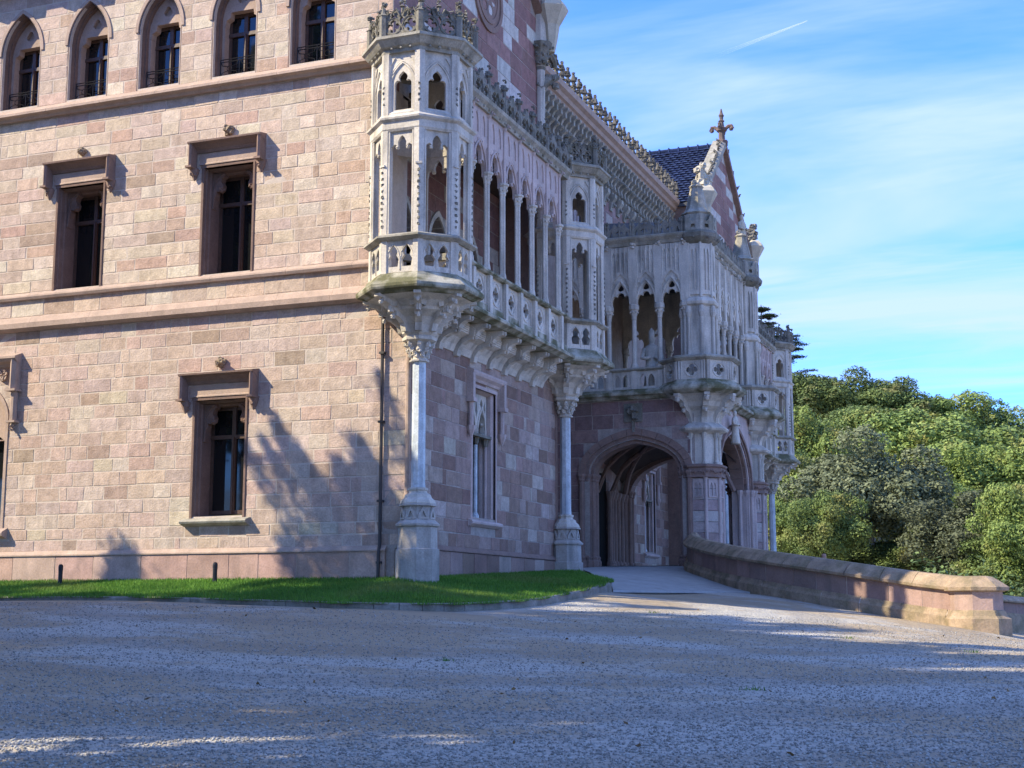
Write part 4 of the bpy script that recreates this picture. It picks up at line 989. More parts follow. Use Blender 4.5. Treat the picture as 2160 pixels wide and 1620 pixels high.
# roofs
def roof(x0, x1, y0, y1, ze, za, tiles):
    mid = (y0 + y1) / 2; n = empty('roof', ((x0 + x1) / 2, mid, ze), palace, 'steep roof of glazed blue tiles' if tiles else None)
    mb = MB()
    for s_ in (-1, 1):
        e = mid + s_ * (mid - y0 + 0.15); zt = 0.1
        P = [(x0, e, ze - 0.12), (x1, e, ze - 0.12), (x1, mid, za), (x0, mid, za)]
        mb.add(P + [(p[0], p[1], p[2] - 0.12) for p in P], [(0, 1, 2, 3), (7, 6, 5, 4), (0, 4, 5, 1), (1, 5, 6, 2), (3, 7, 4, 0)])
    ob('roof_deck', mb, M['slate'], n)
    if tiles:
        mb = MB(); d = Vector((0, mid - y0, za - ze)); Ls = d.length; d.normalize(); nrm = Vector((0, -d.z, d.y)); rows = int(Ls / 0.26)
        for r_ in range(rows):
            k = 0; x = x0 + (r_ % 2) * 0.15
            while x < x1 - 0.1:
                o = Vector((x, y0 - 0.12, ze - 0.1)) + d * (r_ * 0.26); w = 0.292; t = 0.025
                j = random.uniform(-0.008, 0.008)
                P = []
                for u, v in ((0, 0.40), (0, 0.10), (0.25, 0.03), (0.5, 0.0), (0.75, 0.03), (1, 0.10), (1, 0.40)):
                    hump = 0.035 * math.sin(PI * u)
                    P.append(o + Vector((u * w, 0, 0)) + d * v + nrm * (0.01 + (0.40 - v) * 0.12 + hump + j))
                Q = [p - nrm * t for p in P]
                F_ = [(0, 1, 2), (0, 2, 3), (0, 3, 6), (3, 4, 6), (4, 5, 6)] + [(i, i + 7, i + 8, i + 1) for i in range(1, 5)]
                mb.add(P + Q, F_); x += 0.3
        ob('roof_tile', mb, M['blue_tile'], n, kind='stuff')
        mb = MB(); mb.tube([(x0, mid, za + 0.03), (x1, mid, za + 0.03)], 0.1, 8)
        for x in np.arange(x0, x1, 0.45): mb.lathe((0, 0, 0), [(0.12, 0), (0.12, 0.05)], 6) if False else mb.box(Fr((x, mid, za), (1, 0, 0), (0, 1, 0)), 0, 0.06, -0.05, 0.15, -0.12, 0.12)
        ob('ridge', mb, M['blue_tile'], n)
roof(-8.0, -0.85, 28.6, 37.9, 16.7, 20.5, True)
roof(-9.0, -0.8, 0.0, 9.3, 16.9, 20.6, False)
# gable copings, crockets, finial
def crocket_mesh(s_=1.0):
    mb = MB(); mb.lathe((0, 0, 0), [(0.09 * s_, 0), (0.05 * s_, 0.12 * s_), (0.045 * s_, 0.26 * s_), (0.10 * s_, 0.30 * s_), (0.06 * s_, 0.42 * s_), (0.03 * s_, 0.5 * s_)], 6)
    mb.leafy((0.0, 0, 0.16 * s_), 0.13 * s_, 6); mb.leafy((0.02, 0, 0.38 * s_), 0.11 * s_, 6); mb.blob((0, 0, 0.52 * s_), 0.055 * s_, 5, 3)
    return mesh_of(mb, 'crocket', M['crocket'])
CROCKET = crocket_mesh()
def gable(x, y0, y1, ze, za):
    mid = (y0 + y1) / 2; g = empty('gable', (x, mid, ze), palace, 'stone gable with crockets and tall cross finial')
    base = Vector(g['_w'])
    for s_, nm in ((-1, 'coping'), (1, 'coping')):
        p0 = Vector((x, mid + s_ * (mid - y0 + 0.2), ze - 0.15)); p1 = Vector((x, mid, za + 0.05)); d = (p1 - p0); Ls = d.length; d.normalize()
        nr = Vector((0, s_ * d.z, -s_ * d.y)) if False else Vector((0, s_ * abs(d.z), abs(d.y)))
        mb = MB(); P = []
        for q in (p0, p1):
            for c, h in ((-0.35, -0.12), (0.22, -0.12), (0.22, 0.1), (0.05, 0.22), (-0.35, 0.22)): P.append(q + Vector((c, 0, 0)) + nr * h)
        mb.add(P, [(i, (i + 1) % 5, (i + 1) % 5 + 5, i + 5) for i in range(5)] + [(4, 3, 2, 1, 0), (5, 6, 7, 8, 9)])
        ob('coping', mb, M['lime_worn'] if s_ < 0 else M['trim_dark'], g)
        n = int(Ls / 0.38)
        for i in range(1, n):
            q = p0 + d * (i * Ls / n) + nr * 0.2 + Vector((0.08, 0, 0))
            o = ob('crocket', CROCKET, None, g, loc=q - base); o.scale = (0.62, 0.62, 0.62); o.rotation_euler = (-s_ * 0.7, 0, random.uniform(0, 6))
    mb = MB(); c = (x + 0.02, mid, za)
    mb.lathe(c, [(0.26, 0.05), (0.28, 0.2), (0.15, 0.26), (0.14, 0.6), (0.24, 0.68), (0.24, 0.8), (0.13, 0.86), (0.11, 1.0), (0.1, 1.1), (0.15, 1.14), (0.08, 1.2), (0.09, 1.32), (0.13, 1.4), (0.07, 1.52), (0.03, 1.72)], 8)
    for q in range(4):
        a = q * PI / 2; dv = Vector((math.cos(a), math.sin(a), 0)); o = Vector(c)
        mb.tube([o + dv * 0.1 + Z * 0.7, o + dv * 0.32 + Z * 0.88, o + dv * 0.46 + Z * 0.88, o + dv * 0.51 + Z * 0.76, o + dv * 0.44 + Z * 0.68], 0.085, 6, 0.07); mb.blob(o + dv * 0.44 + Z * 0.74, 0.10, 6, 4)
    mb.leafy(Vector(c) + Z * 0.78, 0.22, 9)
    ob('finial', mb, M['finial_stone'], g)
    for yy, s_ in ((y0, -1), (y1, 1)):
        o = (x + 0.35, yy + s_ * 0.15, 0); mb = MB()
        mb.lathe(o, [(0.12, ze - 1.1), (0.2, ze - 0.7), (0.26, ze - 0.3), (0.48, ze + 0.1), (0.53, ze + 0.2), (0.45, ze + 0.36), (0.3, ze + 0.5)], 6); ob('kneeler', mb, M['white_stone'], g)
        mb = MB(); mb.leafy((o[0] - 0.1, o[1], ze + 0.75), 0.42, 16); mb.leafy((o[0] - 0.15, o[1] + s_ * 0.15, ze + 1.1), 0.32, 12); mb.blob((o[0], o[1] + s_ * 0.3, ze + 1.3), 0.16, 6, 4); mb.tube([(o[0] - 0.1, o[1], ze + 0.4), (o[0] - 0.1, o[1] + s_ * 0.25, ze + 0.9), (o[0] - 0.05, o[1] + s_ * 0.35, ze + 1.4)], 0.16, 6, 0.08); ob('beast', mb, M['white_stone'] if s_ < 0 else M['carved'], g)
        mb = MB(); mb.tube([(x, yy, ze - 2.2), (x + 0.2, yy + s_ * 0.2, ze - 1.9), (x + 0.4, yy + s_ * 0.55, ze - 1.7)], 0.2, 6, 0.1); mb.leafy((x + 0.3, yy + s_ * 0.3, ze - 1.9), 0.25, 9); ob('gargoyle', mb, M['carved'], g)
    return g
gable(-0.6, 28.6, 37.9, 16.7, 20.5)
gable(-0.5, 0.0, 9.3, 16.9, 20.7)['label'] = 'near gable above the picture top'
# ------------------------------------------------------------------ central range: wall, corbel table, cresting
CX_ = -2.1; EC = Fr((CX_, 0, 0), (0, 1, 0), (1, 0, 0))
cw = ob('central_wall', MB(), M['mortar'], palace)
mb = MB(); mb.plate(EC, [rect(9.3, 28.6, 0.5, 16.9), rect(25.9 - 0.73, 25.9 + 0.73, 2.08, 5.16)], -0.5, -0.004); cw.data = mesh_of(mb, 'central_wall', M['mortar_dark'])
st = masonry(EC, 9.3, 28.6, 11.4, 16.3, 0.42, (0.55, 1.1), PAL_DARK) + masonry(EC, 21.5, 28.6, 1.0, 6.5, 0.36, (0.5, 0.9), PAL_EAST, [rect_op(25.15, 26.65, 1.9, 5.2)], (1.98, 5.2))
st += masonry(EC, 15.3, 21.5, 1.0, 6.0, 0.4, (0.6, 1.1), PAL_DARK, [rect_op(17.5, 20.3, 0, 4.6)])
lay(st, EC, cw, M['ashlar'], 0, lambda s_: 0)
tracery_window(Fr((CX_, 25.9, 0), (0, 1, 0), (1, 0, 0)), empty('traceried_window', (CX_, 25.9, 1.9), palace, 'twin-light window seen through the porch arch'))
cn = empty('cornice', (CX_, 19, 14.8), palace, 'deep corbelled cornice with a row of carved crockets'); cb0 = Vector(cn['_w'])
mb = MB(); x = 9.32
while x < 28.5:
    e = min(28.55, x + 1.5); mb.sweep(EC, [(-0.3, 16.18), (0.42, 16.18), (0.5, 16.3), (0.58, 16.34), (0.62, 16.46), (0.74, 16.54), (0.76, 16.72), (0.7, 16.80), (0.55, 16.9), (-0.3, 16.98)], x + 0.004, e - 0.004); x = e
ob('moulding', mb, M['trim'], cn)
fc = Fr((0, 0, 0), (0, 1, 0), (1, 0, 0)); zc = -cb0.z
mb = MB(); mb.sweep(fc, [(-0.02, 14.95 + zc), (0.1, 14.95 + zc), (0.14, 15.12 + zc), (0.22, 15.22 + zc), (0.2, 15.34 + zc), (0.26, 15.44 + zc), (0.36, 15.5 + zc), (0.33, 15.66 + zc), (0.4, 15.78 + zc), (0.5, 15.84 + zc), (0.5, 16.0 + zc), (0.58, 16.08 + zc), (0.58, 16.17 + zc), (-0.02, 16.17 + zc)], -0.075, 0.075)
mb.blob((0.2, 0, 15.16 + zc), 0.07); mb.blob((0.36, 0, 15.55 + zc), 0.07)
ck = mesh_of(mb, 'corbel', M['lime_worn'])
mb = MB(); mb.sweep(fc, [(-0.02, 14.4 + zc), (0.06, 14.4 + zc), (0.12, 14.7 + zc), (0.24, 14.86 + zc), (0.24, 15.0 + zc), (-0.02, 15.0 + zc)], -0.14, 0.14); mb.leafy((0.14, 0, 14.62 + zc), 0.13, 6); cp = mesh_of(mb, 'corbel', M['lime_worn'])
n = 46
for i in range(n):
    y = 9.5 + (28.3 - 9.5) * i / (n - 1); ob('corbel', ck, None, cn, loc=Vector((0, y - cb0.y, 0)))
    if i % 2 == 0: ob('pendant', cp, None, cn, loc=Vector((0, y - cb0.y, 0)))
n = 34
for i in range(n):
    y = 9.6 + (28.5 - 9.6) * i / (n - 1); o = ob('crocket', CROCKET, None, cn, loc=Vector((0.62, y - cb0.y, 16.86 + zc))); o.rotation_euler = (0, 0, random.uniform(0, 6)); o.scale = (1.15, 1.15, random.uniform(1.1, 1.25))
for i in range(7):   # blind arches with colonnettes under the corbels
    y = 10.6 + i * 1.15; mb = MB(); f = EC.sh(a=y)
    mb.plate(f, [rect(-0.5, 0.5, 12.0, 14.9), cusped(0, 0.3, 12.2, 13.9, 14.6)], -0.02, 0.09); 
    for s_ in (-1, 1): mb.tube([f(s_ * 0.4, 12.1, 0.12), f(s_ * 0.4, 13.9, 0.12)], 0.05, 6); mb.lathe(f(s_ * 0.4, 0, 0.12), [(0.06, 13.85), (0.11, 14.0), (0.11, 14.05)], 6)
    ob('blind_arch', mb, M['lime_pink'], cn)
    mb = MB(); mb.box(f, -0.32, 0.32, 12.1, 14.7, -0.01, 0.03); ob('pane', mb, M['glass'], cn)
mb = MB(); mb.add([(CX_ + 0.5, 9.3, 16.95), (CX_ + 0.5, 28.6, 16.95), (-6.5, 28.6, 19.0), (-6.5, 9.3, 19.0)], [(0, 1, 2, 3)]); mb.box(Fr((0, 0, 0), (0, 1, 0), (1, 0, 0)), 9.3, 28.6, 16.5, 19.0, -7, -6.5); ob('roof', mb, M['slate'], palace)

# ------------------------------------------------------------------ entrance porch
PXC, PY1, PY2 = 2.5, 15.75, 22.3
def pier(loc, label):
    p = empty('pier', loc, palace, label); O = (0, 0, 0); dz = Vector((0, 0, -loc[2])); FA = list(range(-180, 180, 45))
    def sub(n, mb, mat, **k): return ob(n, mb, M[mat], p, loc=dz, **k)
    mb = MB(); mb.lathe(O, [(0.82, 0.2), (0.82, 1.25), (0.74, 1.36), (0.72, 1.5), (0.66, 1.56)], 8); sub('base', mb, 'lime_pink')
    z = 1.55
    for i in range(7):
        h = (3.9 - 1.55) / 7; mb = MB(); mb.cur = [(0.42, 0.36, 0.34), (0.33, 0.24, 0.22), (0.40, 0.33, 0.31), (0.44, 0.39, 0.36), (0.34, 0.25, 0.24), (0.43, 0.37, 0.35), (0.40, 0.34, 0.32)][i]
        mb.lathe(O, [(0.62, z + 0.004), (0.63, z + 0.012), (0.63, z + h - 0.012), (0.62, z + h - 0.004)], 8); sub('drum', mb, 'ashlar'); z += h
    for k in range(8):
        q = octv(0.63, k); mb = MB(); mb.lathe((q.x, q.y, 0), [(0.09, 1.5), (0.09, 1.62), (0.055, 1.68), (0.055, 3.85), (0.09, 3.92)], 7); sub('shaft', mb, 'lime_pink')
    for f in oct_frames(0.63, FA):
        mb = MB(); mb.plate(f, [rect(-0.16, 0.16, 3.3, 3.85), pointed(-0.11, -0.01, 3.34, 3.6, 3.76, 4), pointed(0.01, 0.11, 3.34, 3.6, 3.76, 4)], 0, 0.035); sub('panel', mb, 'lime_pink')
    mb = MB(); mb.lathe(O, [(0.66, 3.9), (0.76, 3.92), (0.72, 3.97), (0.72, 4.2), (0.78, 4.24), (0.78, 4.29), (0.6, 4.34)], 8)
    for f in oct_frames(0.73, FA):
        for a in np.arange(-0.22, 0.25, 0.11): mb.leafy(f(a, 4.08, 0.01), 0.08, 3)
    sub('carved_band', mb, 'trim_dark')
    mb = MB(); mb.lathe(O, [(0.52, 4.3), (0.52, 5.3)], 8); sub('neck', mb, 'lime')
    for k in range(8):
        q = octv(0.55, k); mb = MB(); mb.lathe((q.x, q.y, 0), [(0.085, 4.32), (0.085, 4.4), (0.058, 4.44), (0.055, 5.1), (0.07, 5.14), (0.1, 5.3)], 7); mb.leafy((q.x * 1.1, q.y * 1.1, 5.2), 0.07, 4); sub('colonnette', mb, 'lime')
    mb = MB(); mb.lathe(O, [(0.58, 5.28), (0.82, 5.36), (0.86, 5.42), (0.84, 5.46), (0.6, 5.62), (0.55, 5.8), (0.62, 5.98), (0.8, 6.1), (0.86, 6.24), (1.05, 6.4), (1.2, 6.46)], 8); sub('capital', mb, 'lime')
    prof = [(0.4, 5.55), (0.6, 5.55), (0.63, 5.75), (0.74, 5.92), (0.88, 5.98), (0.88, 6.06), (0.96, 6.08), (1.0, 6.2), (1.12, 6.28), (1.18, 6.28), (1.18, 6.36), (1.28, 6.38), (1.28, 6.46), (0.4, 6.46)]
    for k in range(8):
        d = Vector((math.cos(OCT[k]), math.sin(OCT[k]), 0)); f = Fr(O, Vector((-d.y, d.x, 0)), d)
        mb = MB(); mb.sweep(f, prof, -0.085, 0.085); mb.blob(f(0, 6.32, 1.2), 0.09, 6, 4, (1, 1, 1.5)); mb.blob(f(0, 5.96, 0.9), 0.07); sub('corbel_rib', mb, 'lime')
    mb = MB(); mb.lathe(O, [(1.2, 6.45), (1.32, 6.5), (1.42, 6.56), (1.44, 6.62), (1.42, 6.70), (1.25, 6.82), (1.22, 6.88)], 8); sub('slab', mb, 'lime_moss')
    for f in oct_frames(1.2, FA):
        mb = MB(); w = 0.42; mb.plate(f, [rect(-w, w, 6.86, 7.5), quatrefoil(0, 7.18, 0.2, 6)], -0.1, -0.02)
        mb.tube([f(0.22 * math.cos(q), 7.18 + 0.22 * math.sin(q), -0.02) for q in np.linspace(0, 2 * PI, 13)[:-1]], 0.02, 4, close=True)
        for a in (-0.40, -0.32, 0.32, 0.40): mb.tube([f(a, 6.9, -0.01), f(a, 7.46, -0.01)], 0.028, 5)
        sub('balustrade_panel', mb, 'lime')
    mb = MB(); mb.ring(O, [(1.04, 7.48), (1.22, 7.48), (1.32, 7.55), (1.32, 7.6), (1.2, 7.65), (1.04, 7.65)], 8); sub('rail', mb, 'lime_worn')
    mb = MB(); mb.lathe(O, [(0.50, 6.85), (0.50, 9.3), (0.6, 9.36), (0.62, 9.44), (0.55, 9.56), (0.48, 9.6), (0.48, 11.4)], 8); sub('upper_shaft', mb, 'lime')
    for k in range(8):
        q = octv(0.54, k); mb = MB(); mb.lathe((q.x, q.y, 0), [(0.08, 6.88), (0.08, 7.7), (0.055, 7.76), (0.052, 8.95), (0.07, 8.98), (0.1, 9.1), (0.07, 9.3)], 7); mb.tube([(q.x * 0.93, q.y * 0.93, 9.58), (q.x * 0.93, q.y * 0.93, 11.4)], 0.05, 6); sub('colonnette', mb, 'lime')
    for f in oct_frames(0.48, FA):
        mb = MB(); mb.plate(f, [rect(-0.15, 0.15, 9.66, 11.3), pointed(-0.10, -0.015, 9.8, 10.9, 11.15, 4), pointed(0.015, 0.10, 9.8, 10.9, 11.15, 4)], -0.01, 0.05); sub('panel', mb, 'lime')
    mb = MB(); mb.lathe(O, [(0.5, 11.3), (0.62, 11.38), (0.72, 11.5), (0.74, 11.62), (0.68, 11.7), (0.58, 11.74)], 8)
    for k in range(16): mb.leafy((0.64 * math.cos(k * PI / 8), 0.64 * math.sin(k * PI / 8), 11.48), 0.08, 3)
    sub('carved_cornice', mb, 'carved')
    for f in oct_frames(0.62, FA):
        mb = MB(); w = 0.25; mb.plate(f, [[(-w, 11.7), (w, 11.7), (w, 12.2), (w - 0.1, 12.25), (w - 0.16, 12.08), (0, 12.0), (-w + 0.16, 12.08), (-w + 0.1, 12.25), (-w, 12.2)], [(-0.08, 11.8), (0.08, 11.8), (0.06, 11.92), (-0.06, 11.92)]], -0.1, 0.0); sub('crown_panel', mb, 'lime_worn')
    mb = MB(); mb.lathe(O, [(0.5, 11.8), (0.46, 12.28), (0.52, 12.34), (0.42, 12.42), (0.36, 12.5), (0.2, 13.2), (0.24, 13.26), (0.1, 13.4)], 8); mb.leafy((0, 0, 13.45), 0.2, 8); sub('pinnacle', mb, 'lime_worn')
    return p
p1_ = pier((PXC, PY1, 1.0), 'nearer clustered porch pier carrying an octagonal balcony')
p2_ = copy_part(p1_, palace, (0, PY2 - PY1, 0)); p2_['label'] = 'farther clustered porch pier carrying an octagonal balcony'
# ---- arched wall facing the forecourt and its twin on the far side
AM, AW, AZS, AZA = 0.5, 1.38, 4.13, 5.06
def porch_wall(y, sgn, label, AM=0.5, AW=1.38, AZS=4.13, AZA=5.06):
    f = Fr((0, y, 0), (1, 0, 0), (0, -sgn, 0)); w = ob('porch_wall', MB(), M['mortar'], palace, label)
    mb = MB(); mb.plate(f, [[(CX_, 0.6)] + [(AM - AW - 0.12, 0.6)] + [(AM - AW - 0.12, AZS)] + [(AM - x, AZS + z) for x, z in arch_half(AW + 0.12, AZA - AZS + 0.12, 12)] + [(AM + x, AZS + z) for x, z in reversed(arch_half(AW + 0.12, AZA - AZS + 0.12, 12)[:-1])] + [(AM + AW + 0.12, 0.6), (2.4, 0.6), (2.4, 6.5), (CX_, 6.5)]], -0.6, -0.004); w.data = mesh_of(mb, 'porch_wall', M['mortar_dark'])
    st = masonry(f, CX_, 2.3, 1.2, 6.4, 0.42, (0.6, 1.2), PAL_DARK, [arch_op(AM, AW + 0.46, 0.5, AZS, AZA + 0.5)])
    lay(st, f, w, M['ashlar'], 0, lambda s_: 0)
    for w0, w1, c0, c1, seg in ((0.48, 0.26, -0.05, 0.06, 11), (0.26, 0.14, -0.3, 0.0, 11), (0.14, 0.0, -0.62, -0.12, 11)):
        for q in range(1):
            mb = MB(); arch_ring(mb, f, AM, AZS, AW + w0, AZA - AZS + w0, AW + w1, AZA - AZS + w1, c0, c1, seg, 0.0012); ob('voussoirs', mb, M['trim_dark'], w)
    for s_ in (-1, 1):
        for d, c, r_ in ((0.07, -0.2, 0.09), (0.07, -0.5, 0.09), (0.2, -0.08, 0.08), (0.36, 0.05, 0.09)):
            a = AM + s_ * (AW + d); q = f(a, 0, c); mb = MB(); mb.lathe((q.x, q.y, 0), [(r_ + 0.07, 0.8), (r_ + 0.07, 1.4), (r_ + 0.03, 1.46), (r_ + 0.05, 1.52), (r_, 1.58), (r_, 3.9), (r_ + 0.03, 3.93), (r_ + 0.02, 3.98), (r_ + 0.07, 4.08), (r_ + 0.07, 4.14)], 8); ob('jamb_shaft', mb, M['trim_dark'], w)
        mb = MB(); mb.box(f, *sorted((AM + s_ * (AW + 0.1), AM + s_ * (AW + 0.40))), 0.8, 4.12, -0.63, -0.02); ob('jamb', mb, M['trim_dark'], w)
    mb = MB(); mb.box(f, AM - 0.33, AM + 0.27, 5.72, 6.3, -0.02, 0.05); mb.leafy(f(AM - 0.03, 6.02, 0.1), 0.2, 12, Vector((0, 1, 0))); mb.leafy(f(AM - 0.03, 6.02, 0.1), 0.26, 10, Vector((0, 1, 0))); mb.box(f, AM - 0.06, AM + 0.02, 5.4, 5.8, 0.0, 0.1); ob('carved_boss', mb, M['carved'], w)
    return w
porch_wall(15.2, 1, 'dark stone porch wall with wide four-centred arch'); porch_wall(22.85, -1, 'far arched wall of the porch', 0.22, 2.0, 3.95, 5.35)
# ---- long side of the porch
XF = 2.78; PE = Fr((XF, 0, 0), (0, 1, 0), (1, 0, 0)); ym = (PY1 + PY2) / 2
lw = ob('porch_side', MB(), M['lime_pink'], palace, 'long side of the porch with moulded pointed arch')
mb = MB(); AH = 2.1
mb.plate(PE, [[(PY1, 0.5), (ym - AH - 0.1, 0.5), (ym - AH - 0.1, 3.95)] + [(ym - x, 3.95 + z) for x, z in arch_half(AH + 0.1, 1.75, 12)] + [(ym + x, 3.95 + z) for x, z in reversed(arch_half(AH + 0.1, 1.75, 12)[:-1])] + [(ym + AH + 0.1, 0.5), (PY2, 0.5), (PY2, 6.5), (PY1, 6.5)]], -0.6, 0.0); lw.data = mesh_of(mb, 'porch_side', M['lime_pink'])
for w0, w1, c0, c1 in ((0.42, 0.3, -0.05, 0.10), (0.3, 0.2, -0.05, 0.04), (0.2, 0.1, -0.3, -0.06), (0.1, 0.0, -0.6, -0.16)):
    mb = MB(); arch_ring(mb, PE, ym, 3.95, AH + w0, 1.65 + w0, AH + w1, 1.65 + w1, c0, c1, 13, 0.001); ob('voussoirs', mb, M['trim_dark'], lw)
for s_ in (-1, 1):
    for d, c in ((0.05, -0.3), (0.16, -0.1), (0.28, 0.06), (0.40, 0.12)):
        q = PE(ym + s_ * (AH + d), 0, c); mb = MB(); mb.lathe((q.x, q.y, 0), [(0.14, 0.8), (0.14, 1.4), (0.08, 1.5), (0.07, 3.75), (0.12, 3.9), (0.12, 3.97)], 7); ob('jamb_shaft', mb, M['lime_pink'], lw)
# ---- floor slabs, vault and inner doorway
mb = MB(); mb.sweep(Fr((0, 15.2, 0), (1, 0, 0), (0, -1, 0)), [(-0.4, 6.42), (0.12, 6.42), (0.2, 6.5), (0.3, 6.54), (0.3, 6.62), (0.14, 6.74), (-0.4, 6.74)], CX_, 2.4)
mb.sweep(PE, [(-0.4, 6.42), (0.12, 6.42), (0.2, 6.5), (0.3, 6.54), (0.3, 6.62), (0.14, 6.74), (-0.4, 6.74)], PY1, PY2)
mb.box(Fr((0, 0, 0), (0, 1, 0), (1, 0, 0)), 15.3, 22.8, 6.3, 6.72, CX_, XF - 0.2); ob('porch_floor_slab', mb, M['lime_moss'], palace)
va = empty('porch_vault', (0.4, 19.0, 4.0), palace, 'ribbed vault inside the porch')
mb = MB()
for i in range(9):   # vault cells
    y0 = 15.7 + i * 0.74; t0 = (i - 4.0) / 4.6
    hz = lambda yy: 5.2 + 0.75 * max(0, 1 - ((yy - 19.02) / 3.6) ** 2)
    P = []
    for yy in (y0, y0 + 0.75):
        for k in range(9):
            xx = CX_ + (XF - 0.3 - CX_) * k / 8; u = (k - 4) / 4; P.append((xx, yy, hz(yy) - 0.9 * abs(u) ** 2.4))
    mb.add(P, [(k, k + 1, k + 10, k + 9) for k in range(8)])
ob('vault_web', mb, M['render_in'], va)
mb = MB()
for xs, ys, xe, ye in ((CX_ + 0.1, 15.9, 2.4, 22.2), (CX_ + 0.1, 22.2, 2.4, 15.9), (CX_ + 0.1, 19.05, 2.4, 19.05), (CX_ + 0.1, 20.6, 2.4, 20.6), (CX_ + 0.1, 17.5, 2.4, 17.5)):
    mb.tube([(xs + (xe - xs) * t, ys + (ye - ys) * t, 3.9 + 1.75 * math.sin(PI * t) ** 0.55) for t in np.linspace(0, 1, 13)], 0.09, 6)
ob('vault_rib', mb, M['trim_dark'], va)
dw = empty('doorway', (CX_, 18.9, 1.2), palace, 'deep doorway with clustered shafts inside the porch')
mb = MB(); mb.box(EC, 17.5, 20.3, 0.8, 4.6, -0.4, 0.02); ob('door', mb, M['dark'], dw)
for y in (17.2, 17.45, 20.35, 20.6, 20.95, 21.35, 21.8, 22.2):
    mb = MB(); mb.lathe((CX_ + 0.12, y, 0), [(0.16, 0.8), (0.16, 1.5), (0.1, 1.6), (0.09, 3.7), (0.16, 3.95), (0.16, 4.0)], 8); ob('shaft', mb, M['trim_dark'], dw)
